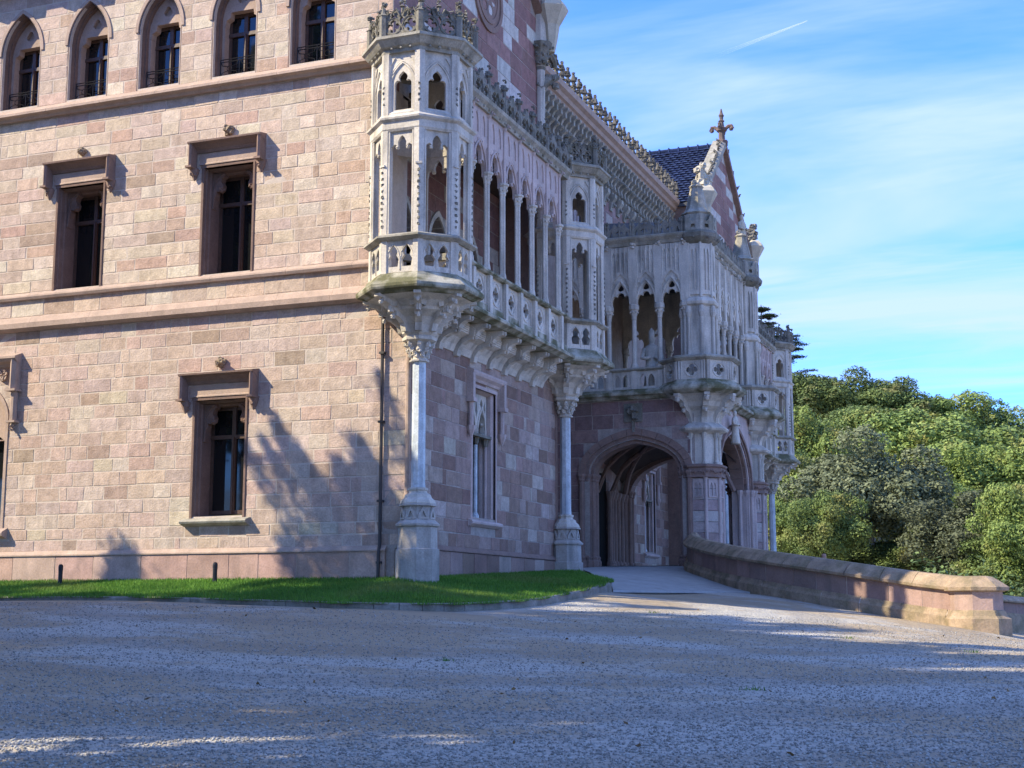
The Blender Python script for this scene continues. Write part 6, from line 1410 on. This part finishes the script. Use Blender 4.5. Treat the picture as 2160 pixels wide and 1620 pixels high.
# ---- parapet of the ramp
PAL_PAR = [((0.30, 0.195, 0.165), 5), ((0.34, 0.23, 0.195), 4), ((0.27, 0.18, 0.15), 3), ((0.37, 0.28, 0.24), 1)]
def parapet(P, name, label, pier_end, hs=1.0):
    w = empty('parapet_wall', tuple(P[0])); tag(w, label, 'wall')
    PP = smooth_path(P, 12); cum = [0]
    for a, b in zip(PP[:-1], PP[1:]): cum.append(cum[-1] + float(np.linalg.norm((b - a)[:2])))
    T = cum[-1]; PPa = np.array(PP)
    def at(s_): return np.array([np.interp(s_, cum, PPa[:, k]) for k in range(3)])
    def pieces(nm, step, prof, mat, cols=None):
        s_ = 0.0
        while s_ < T - 0.05:
            e = min(T, s_ + step * random.uniform(0.8, 1.2)); e = T if T - e < step * 0.4 else e
            mb = MB(); mb.cur = pick(cols) if cols else None; k = max(2, int((e - s_) / 0.25)); strip(mb, [at(x) for x in np.linspace(s_ + 0.009, e - 0.009, k + 1)], prof); ob(nm, mb, M[mat], w); s_ = e
    pieces('plinth_stone', 1.2, [(-0.24, -0.6), (0.30, -0.6), (0.30, 0.22 * hs), (0.25, 0.28 * hs), (0.23, 0.36 * hs), (-0.24, 0.36 * hs)], 'coping')
    pieces('wall_stone', 0.95, [(-0.2, 0.36 * hs), (0.2, 0.36 * hs), (0.2, 0.76 * hs), (-0.2, 0.76 * hs)], 'parapet', PAL_PAR)
    pieces('coping_stone', 1.05, [(-0.3, 0.76 * hs), (0.22, 0.76 * hs), (0.31, 0.79 * hs), (0.32, 0.85 * hs), (0.16, 1.02 * hs), (0.06, 1.09 * hs), (-0.06, 1.10 * hs), (-0.3, 0.85 * hs)], 'coping')
    mb = MB(); strip(mb, [at(x) for x in np.linspace(0.02, T - 0.02, 40)], [(-0.19, -0.5), (0.285, -0.5), (0.285, 0.21 * hs), (0.215, 0.34 * hs), (0.19, 0.36 * hs), (0.19, 0.77 * hs), (0.29, 0.80 * hs), (0.15, 1.0 * hs), (0.05, 1.075 * hs), (-0.05, 1.085 * hs), (-0.28, 0.85 * hs), (-0.19, 0.7 * hs)]); ob('mortar_core', mb, M['mortar'], w)
    if pier_end:
        p = at(T); t = at(T) - at(T - 0.3); a = math.atan2(t[1], t[0]); 
        mb = MB(); mb.lathe((0, 0, 0), [(0.60, -0.7), (0.60, 0.22), (0.54, 0.28), (0.50, 0.38), (0.47, 0.40)], 8, sx=1.25); o = ob('pier_base', mb, M['coping'], w); o.matrix_parent_inverse = Matrix(); o.location = Vector(p) - Vector(w['_w']); o.rotation_euler = (0, 0, a)
        mb = MB(); mb.cur = (0.36, 0.25, 0.21); mb.lathe((0, 0, 0), [(0.47, 0.39), (0.47, 0.78)], 8, sx=1.25); o = ob('pier_shaft', mb, M['parapet'], w); o.matrix_parent_inverse = Matrix(); o.location = Vector(p) - Vector(w['_w']); o.rotation_euler = (0, 0, a)
        mb = MB(); mb.lathe((0, 0, 0), [(0.47, 0.78), (0.58, 0.81), (0.59, 0.88), (0.42, 1.02), (0.30, 1.10), (0.2, 1.12)], 8, sx=1.25); o = ob('pier_cap', mb, M['coping'], w); o.matrix_parent_inverse = Matrix(); o.location = Vector(p) - Vector(w['_w']); o.rotation_euler = (0, 0, a)
parapet([np.array(p) for p in WALLP], 'a', 'curved sandstone parapet beside the ramp with sunlit end pier', True)
parapet([np.array(p) for p in [tuple(survey(a, b, d)) for a, b, d in ((2070, 1308, 35.5), (2120, 1312, 36.5), (2200, 1318, 38), (2500, 1340, 44))]], 'b', 'lower sandstone wall beyond the end pier at the right edge', False, 0.62)

# ------------------------------------------------------------------ trees
M['leaf_green'] = leaf_mat('green_leaves', (0.05, 0.09, 0.028), (0.23, 0.30, 0.08), (0.32, 0.28, 0.08), 0.14)
M['leaf_olive'] = leaf_mat('grey_green_leaves', (0.07, 0.085, 0.045), (0.175, 0.195, 0.10), None, 0.14)
M['leaf_dark'] = leaf_mat('dark_green_leaves', (0.04, 0.075, 0.028), (0.18, 0.235, 0.07), (0.28, 0.22, 0.085), 0.14)
M['leaf_yellow'] = leaf_mat('yellow_green_leaves', (0.07, 0.12, 0.03), (0.27, 0.34, 0.085), (0.36, 0.29, 0.09), 0.14)
M['needle'] = leaf_mat('dark_needles', (0.010, 0.020, 0.012), (0.035, 0.055, 0.022), None, 0.15)
def leaf_quads(rng, C, Nn, size, asp=0.55):
    "quads at centres C facing roughly Nn"
    n = len(C); d = Nn + rng.normal(0, 0.5, (n, 3)); d /= np.linalg.norm(d, axis=1)[:, None] + 1e-9
    r_ = rng.normal(0, 1, (n, 3)); a = np.cross(d, r_); a /= np.linalg.norm(a, axis=1)[:, None] + 1e-9; b = np.cross(d, a)
    s_ = size * (0.6 + 0.8 * rng.random(n))[:, None]; a = a * s_; b = b * s_ * asp
    return np.stack([C + a, C + b, C - a, C - b], 1).reshape(-1, 3)
def crown_mesh(name, seed, rx, rz, lobes, leaves, ls, mat, zc):
    rng = np.random.default_rng(seed); Cs = []; Ns = []
    for i in range(lobes):
        d = rng.normal(0, 1, 3); d /= np.linalg.norm(d); d[2] = d[2] * 0.9 + 0.12; rr = rng.uniform(0.40, 0.86) if rng.random() < 0.85 else rng.uniform(0.86, 1.0)
        c = np.array([d[0] * rx * rr, d[1] * rx * rr, d[2] * rz * rr]); lr = rng.uniform(0.18, 0.34) * rx
        n = int(leaves / lobes * (lr / (0.27 * rx)) ** 2); v = rng.normal(0, 1, (n, 3)); v /= np.linalg.norm(v, axis=1)[:, None]; v[:, 2] = np.where((v[:, 2] < -0.4) & (rng.random(n) < 0.6), -v[:, 2], v[:, 2])
        rad = lr * (0.72 + 0.36 * rng.random(n)) * (1 + 0.15 * np.sin(7 * v[:, 0] + 5 * v[:, 1] + i)); Cs.append(c + v * rad[:, None] * np.array([1, 1, 0.8])); Ns.append(v)
    n = leaves // 5; v = rng.normal(0, 1, (n, 3)); v /= np.linalg.norm(v, axis=1)[:, None]; Cs.append(v * (rng.random(n) ** 0.5)[:, None] * np.array([rx, rx, rz]) * 0.8); Ns.append(v)
    C = np.concatenate(Cs); C[:, 2] += zc; V = leaf_quads(rng, C, np.concatenate(Ns), ls); return np_mesh(name, V, np.arange(len(V)).reshape(-1, 4), mat)
def trunk_mesh(name, seed, h, r, mat, spread=1.6):
    random.seed(seed); mb = MB(); mb.tube([(0, 0, -0.8), (0.05, 0.02, h * 0.3), (-0.06, 0.08, h * 0.65), (0.05, 0, h)], r, 7, r * 0.45)
    for i in range(7):
        a = i * 0.9 + random.random(); z = h * random.uniform(0.5, 0.95); mb.tube([(0, 0, z), (spread * 0.45 * math.cos(a), spread * 0.45 * math.sin(a), z + h * 0.22), (spread * math.cos(a), spread * math.sin(a), z + h * 0.38)], r * 0.4, 5, r * 0.12)
    return mesh_of(mb, name, mat, True)
KINDS_T = {'green': 'leaf_green', 'olive': 'leaf_olive', 'dark': 'leaf_dark', 'yellow': 'leaf_yellow'}
CROWN = {}
for i, (k, mk) in enumerate(KINDS_T.items()):
    CROWN[k] = [crown_mesh('crown', 20 + i * 3 + j, 3.0, 2.9, 52 + 8 * j, 38000, 0.078, M[mk], 4.2) for j in range(2)]
TRUNK = trunk_mesh('trunk', 5, 3.4, 0.2, M['bark']); TRUNK_P = trunk_mesh('trunk', 6, 3.4, 0.16, M['bark_pale'])
def tree(x, y, z, kind, v, s_, sz, label, rot=0.0, group='trees on the wooded slope', name='broadleaf_tree', pale=False, lean=None):
    t = bpy.data.objects.new(name, None); col.objects.link(t); t.location = (x, y, z); t.rotation_euler = (0, 0, rot); t.scale = (s_, s_, sz); t['_w'] = (x, y, z)
    tag(t, label, 'tree', group)
    for nm, me in (('crown', CROWN[kind][v % 2]), ('trunk', TRUNK_P if pale else TRUNK)):
        o = bpy.data.objects.new(nm, me); col.objects.link(o); o.parent = t
    return t
# (px, top y, distance, width px, kind, label): surveyed from the photograph
TREES = [
 (1832, 925, 62, 265, 'olive', 'grey-green bushy tree with a pale sunlit trunk behind the parapet'),
 (2058, 1040, 56, 230, 'olive', 'low grey-green tree right of the shaded gap above the end pier'),
 (2165, 1005, 52, 190, 'yellow', 'bright yellow-green tree cut by the right edge'),
 (1690, 868, 72, 190, 'yellow', 'tall yellow-green tree beside the farthest turret'),
 (1650, 1060, 60, 130, 'green', 'green bush tree beside the farthest marble column'),
 (1725, 1040, 58, 150, 'green', 'low green tree left of the grey-green bushy tree'),
 (1960, 868, 80, 300, 'green', 'broad green tree in the middle of the slope'),
 (2085, 930, 74, 240, 'yellow', 'olive-yellow tree right of the middle of the slope'),
 (1840, 868, 84, 230, 'green', 'green tree behind the grey-green bushy tree'),
 (1735, 782, 100, 200, 'dark', 'dark tree on the ridge nearest the farthest turret'),
 (1820, 790, 98, 190, 'dark', 'dark rounded tree second on the ridge from the turret'),
 (1895, 818, 97, 190, 'dark', 'dark tree third on the ridge from the turret'),
 (1960, 846, 96, 170, 'green', 'small green tree in the dip of the ridge'),
 (2025, 838, 98, 210, 'green', 'rounded green tree on the ridge right of the dip'),
 (2095, 882, 96, 190, 'dark', 'dark tree lower down the ridge towards the right edge'),
 (2150, 925, 94, 180, 'olive', 'grey-green tree where the ridge meets the right edge'),
 (2215, 962, 92, 200, 'green', 'green tree just beyond the right edge on the ridge'),
 (1790, 850, 90, 210, 'dark', 'dark tree in the shaded hollow below the ridge'),
 (1900, 880, 88, 220, 'green', 'green tree below the ridge left of the middle'),
 (2010, 900, 86, 200, 'dark', 'dark tree in the hollow right of the middle'),
 (2150, 960, 84, 220, 'green', 'green tree halfway down at the right edge'),
 (1930, 1010, 68, 230, 'green', 'green tree right of the grey-green bushy tree'),
 (1990, 1120, 60, 170, 'dark', 'dark low tree in the shaded gap above the parapet'),
 (1900, 1130, 62, 170, 'dark', 'dark low tree behind the pale trunk'),
 (1780, 1120, 64, 170, 'green', 'low green tree below the grey-green bushy tree'),
 (2130, 1130, 54, 160, 'green', 'low green tree behind the end pier'),
 (1680, 960, 66, 150, 'green', 'green tree below the tall yellow-green tree'),
 (1640, 900, 88, 150, 'dark', 'dark tree hidden mostly behind the farthest turret'),
 (2080, 1100, 66, 200, 'dark', 'dark tree behind the low grey-green tree'),
 (2220, 1080, 60, 180, 'olive', 'grey-green tree beyond the right edge'),
]
random.seed(41)
for i, (px, ty, D, wpx, kind, lab) in enumerate(TREES):
    D *= 1.75; p = survey(px, ty, D); g_ = gz(p.x, p.y); wid = wpx * D / 2987.0; s_ = wid / 6.0
    g_ = max(g_, p.z - 9.5 * s_ * 1.3); h = p.z - g_; sz = max(h / 7.0, s_ * 0.8)
    base = p.z - 7.0 * min(sz, s_ * 1.5); sz = min(sz, s_ * 1.5)
    if i == 0: q = survey(px, 1228, D); base = q.z; sz = (p.z - q.z) / 7.1
    tree(p.x, p.y, base, kind, i, s_ * 1.22, sz, lab, random.uniform(0, 6.28), pale=(i == 0))
# undergrowth that closes the slope
def undergrowth():
    rng = np.random.default_rng(77); n = 130000
    D = 78 + 115 * rng.random(n); l = (0.10 + 0.36 * rng.random(n)) * D + 2; x = CAM.x + FH.x * D + RH.x * l; y = CAM.y + FH.y * D + RH.y * l
    z = ground_z(x, y) + rng.random(n) ** 1.5 * 3.6 * (0.6 + 0.4 * np.sin(x * 0.9) * np.cos(y * 0.8)); C = np.stack([x, y, z], 1); k = (x > 4)
    C = C[k]; V = leaf_quads(rng, C, np.tile([0, 0, 1.0], (len(C), 1)), 0.16); return np_mesh('undergrowth', V, np.arange(len(V)).reshape(-1, 4), M['leaf_dark'])
uo = bpy.data.objects.new('undergrowth', undergrowth()); col.objects.link(uo); tag(uo, 'dark undergrowth covering the slope between the trees', 'undergrowth', kind='stuff')
# cedars: flat tiers of needles
def cedar_mesh(seed, h, rr, tiers):
    rng = np.random.default_rng(seed); Cs = []; mb = MB(); mb.tube([(0, 0, -0.5), (0, 0, h)], 0.35, 7, 0.06)
    for i in range(tiers):
        z = h * (0.35 + 0.65 * i / tiers); rad = rr * (1.0 - 0.75 * (i / tiers)) * rng.uniform(0.8, 1.15); nb = 5
        for b in range(nb):
            a = rng.random() * 6.28; e = np.array([math.cos(a) * rad, math.sin(a) * rad, rng.uniform(0.1, 0.5)]); mb.tube([(0, 0, z), (e[0] * 0.5, e[1] * 0.5, z + 0.25), (e[0], e[1], z + e[2])], 0.08, 5, 0.02)
            m = 420; t = rng.random(m) ** 0.6; C = np.stack([e[0] * t, e[1] * t, z + 0.25 * np.sin(PI * t) + e[2] * t], 1) + rng.normal(0, 1, (m, 3)) * np.array([0.42, 0.42, 0.10]) * (0.3 + 0.7 * np.sin(PI * t * 0.9))[:, None]; Cs.append(C)
    C = np.concatenate(Cs); V = leaf_quads(rng, C, np.tile([0, 0, 1.0], (len(C), 1)), 0.13, 0.4)
    return np_mesh('crown', V, np.arange(len(V)).reshape(-1, 4), M['needle']), mesh_of(mb, 'trunk', M['bark'], True)
for k, (px, ty, D, lab) in enumerate(((1652, 700, 190, 'dark cedar with flat tiers behind the farthest turret'), (1605, 640, 195, 'dark cedar top showing above the far gallery cresting'))):
    cm, tm = cedar_mesh(50 + k, 17.0, 7.2 if k == 0 else 4.4, 11); p = survey(px, ty, D); t = empty('cedar_tree', (p.x, p.y, p.z - 17.2)); tag(t, lab, 'tree', 'trees on the wooded slope')
    for nm, me in (('crown', cm), ('trunk', tm)): o = bpy.data.objects.new(nm, me); col.objects.link(o); o.parent = t
# tall trees of the park, left of and behind the photographer: they shade the court
CROWN['park'] = [crown_mesh('crown', 90 + j, 3.0, 2.9, 22, 5200, 0.17, M['leaf_dark'], 4.2) for j in range(2)]
PARK = [(-34.0, -16.0, 4.2, 19.0, ''), (-28.5, -15.5, 4.0, 17.3, ''), (-23.5, -15.0, 3.8, 16.6, ''), (-18.6, -15.0, 3.8, 16.4, ''), (-13.2, -15.0, 3.7, 16.6, ''), (-8.2, -14.8, 3.5, 17.0, ''), (-4.0, -16.4, 3.3, 18.0, ''), (-15.5, -19.5, 4.2, 25.0, ''), (-9.2, -19.5, 4.2, 22.5, ''), (-22.5, -20.5, 4.2, 23.5, ''), (-3.6, -22.5, 4.2, 22.0, ''), (2.4, -25.0, 4.2, 18.5, ''), (7.2, -31.0, 4.0, 14.0, ''), (-10.5, -26.5, 5.0, 27.0, ''), (0.5, -32.0, 4.6, 21.0, ''), (-1.2, -27.0, 3.0, 15.5, '')]
NTH = ['first', 'second', 'third', 'fourth', 'fifth', 'sixth', 'seventh', 'eighth', 'ninth', 'tenth', 'eleventh', 'twelfth', 'thirteenth', 'fourteenth', 'fifteenth', 'sixteenth']
PARK.sort(key=lambda t_: -t_[1])
for i, (x, y, r_, h, lab) in enumerate(PARK):
    g_ = gz(x, y); tree(x, y, g_, 'park', i, r_ / 3.1, (h - g_) / 7.2, f'tall park tree out of view, {NTH[i]} from the lawn, shading the court', i * 1.3, 'park trees shading the court', 'park_tree')
def feather_tree(seed, h, nbr, toward, reach, z0=0.3):
    "slender tree with ascending plumed branches, fuller on one side"
    rng = np.random.default_rng(seed); mb = MB(); mb.tube([(0, 0, -0.5), (0, 0, h)], 0.2, 7, 0.03); Cs = []
    for i in range(nbr):
        z = h * (z0 + (0.96 - z0) * i / nbr); a = toward + rng.normal(0, 0.55) if rng.random() < 0.8 else rng.random() * 6.28; L_ = (reach * (1 - 0.8 * (i / nbr) ** 1.3) + 0.5) * rng.uniform(0.75, 1.1); d = np.array([math.cos(a), math.sin(a), 0]); e = d * L_ * 0.66 + np.array([0, 0, L_ * 0.85]); mb.tube([(0, 0, z), tuple(np.array([0, 0, z]) + e * 0.5 + d * 0.25), tuple(np.array([0, 0, z]) + e)], 0.045, 5, 0.012)
        m = 520; t = 0.12 + 0.88 * rng.random(m); Cs.append(np.array([0, 0, z]) + e[None] * t[:, None] + d * (0.5 * np.sin(PI * t))[:, None] * 0.5 + rng.normal(0, 0.17, (m, 3)) * np.sin(PI * t * 0.93 + 0.1)[:, None])
    C = np.concatenate(Cs); V = leaf_quads(rng, C, np.tile([0, 0, 1.0], (len(C), 1)), 0.10, 0.35); return np_mesh('crown', V, np.arange(len(V)).reshape(-1, 4), M['needle']), mesh_of(mb, 'trunk', M['bark'], True)
for k, (x, y, h, nb_, tw_, rc_) in enumerate(((-9.9, -8.0, 13.0, 15, PI, 5.0), (-17.5, -8.0, 11.9, 22, 0.4, 0.6), (-8.8, -8.4, 13.8, 13, PI + 0.1, 4.4))):
    cm, tm = feather_tree(60 + k, h, nb_, tw_, rc_, 0.6 if k != 1 else 0.3); t = empty('plumed_tree', (x, y, gz(x, y))); tag(t, ('slender plumed tree out of view whose branch shadows fan beside the lower window', 'small plumed tree out of view shading the plinth below the facade', 'slender plumed tree out of view shading the corner by the downpipe')[k], 'tree', 'park trees shading the court')
    for nm, me in (('crown', cm), ('trunk', tm)): o = bpy.data.objects.new(nm, me); col.objects.link(o); o.parent = t
# ------------------------------------------------------------------ contrail
M['contrail'] = None
m_, t_, b_, N_, L_ = nodes('ice_cloud'); M['contrail'] = m_
b_.inputs['Base Color'].default_value = (0.95, 0.95, 0.95, 1); b_.inputs['Roughness'].default_value = 1.0; b_.inputs['Specular IOR Level'].default_value = 0
at_ = N_('ShaderNodeAttribute', attribute_name='Col'); L_(at_.outputs['Fac'], b_.inputs['Alpha'])
A = survey(1703, 44, 3600); B = survey(1500, 122, 3600); mb = MB(); n = 24; k_ = 6
axis = (B - A).normalized(); sx_ = axis.cross(FH).normalized(); sy_ = axis.cross(sx_)
P = [A + (B - A) * (i / n) + (sx_ * math.cos(q) + sy_ * math.sin(q)) * (0.9 + 5.5 * (i / n) ** 0.8) for i in range(n + 1) for q in np.linspace(0, 2 * PI, k_, endpoint=False)]
for i in range(n):
    mb.f += [(i * k_ + q, i * k_ + (q + 1) % k_, (i + 1) * k_ + (q + 1) % k_, (i + 1) * k_ + q) for q in range(k_)]; mb.c += [(max(0.005, 0.34 * (1 - (i + 0.5) / n) ** 1.3),) * 3] * k_
mb.v = [tuple(p) for p in P]
ct = ob('contrail', mb, M['contrail']); tag(ct, 'thin white aircraft trail slanting across the blue sky', 'contrail')
# ------------------------------------------------------------------ a visitor behind the parapet
def person(loc, face, label):
    bm_v = [(0, 0, 0.95), (0, 0, 1.2), (0, 0, 1.42), (0, 0.0, 1.52), (0, 0.02, 1.64), (0, 0.01, 1.74), (0.19, 0, 1.40), (0.25, 0.02, 1.13), (0.22, -0.1, 0.92), (-0.19, 0, 1.40), (-0.25, 0.02, 1.13), (-0.22, -0.1, 0.92), (0.1, 0, 0.88), (0.11, -0.02, 0.48), (0.11, 0.02, 0.08), (0.12, -0.14, 0.04), (-0.1, 0, 0.88), (-0.11, 0.03, 0.48), (-0.11, 0.05, 0.08), (-0.12, -0.11, 0.04)]
    ed = [(0, 1), (1, 2), (2, 3), (3, 4), (4, 5), (2, 6), (6, 7), (7, 8), (2, 9), (9, 10), (10, 11), (0, 12), (12, 13), (13, 14), (14, 15), (0, 16), (16, 17), (17, 18), (18, 19)]
    rad = [(0.16, 0.12), (0.15, 0.11), (0.16, 0.1), (0.06, 0.06), (0.085, 0.1), (0.07, 0.08), (0.075, 0.07), (0.05, 0.05), (0.035, 0.03), (0.075, 0.07), (0.05, 0.05), (0.035, 0.03), (0.095, 0.1), (0.065, 0.065), (0.05, 0.05), (0.04, 0.035), (0.095, 0.1), (0.065, 0.065), (0.05, 0.05), (0.04, 0.035)]
    me = bpy.data.meshes.new('person'); me.from_pydata(bm_v, ed, []); o = bpy.data.objects.new('person', me); col.objects.link(o)
    sk = o.modifiers.new('skin', 'SKIN'); 
    for v_, r_ in zip(me.skin_vertices[0].data, rad): v_.radius = r_
    me.skin_vertices[0].data[0].use_root = True; o.modifiers.new('sub', 'SUBSURF').levels = 2
    dg_ = bpy.context.evaluated_depsgraph_get(); m2 = bpy.data.meshes.new_from_object(o.evaluated_get(dg_)); o.modifiers.clear(); o.data = m2
    m2.materials.clear()
    for c, nm in (((0.015, 0.02, 0.06), 'navy_jacket'), ((0.45, 0.26, 0.19), 'skin'), ((0.04, 0.045, 0.06), 'dark_trousers'), ((0.03, 0.02, 0.015), 'hair')): m2.materials.append(plain_mat(nm, c, 0.8, spec=0.15))
    for pg in m2.polygons:
        z = pg.center.z; y = pg.center.y
        pg.material_index = 3 if z > 1.72 or (z > 1.6 and y > 0.05) else 1 if z > 1.49 or (abs(pg.center.x) > 0.15 and z < 0.97 and z > 0.8) else 2 if z < 0.95 else 0
        pg.use_smooth = True
    o.location = loc; o.rotation_euler = (0, 0, face); tag(o, label, 'person'); return o
p = survey(1738, 1165, 45); person((p.x, p.y, gz(p.x, p.y) - 0.01), 0.6, 'person in a navy jacket standing behind the parapet')
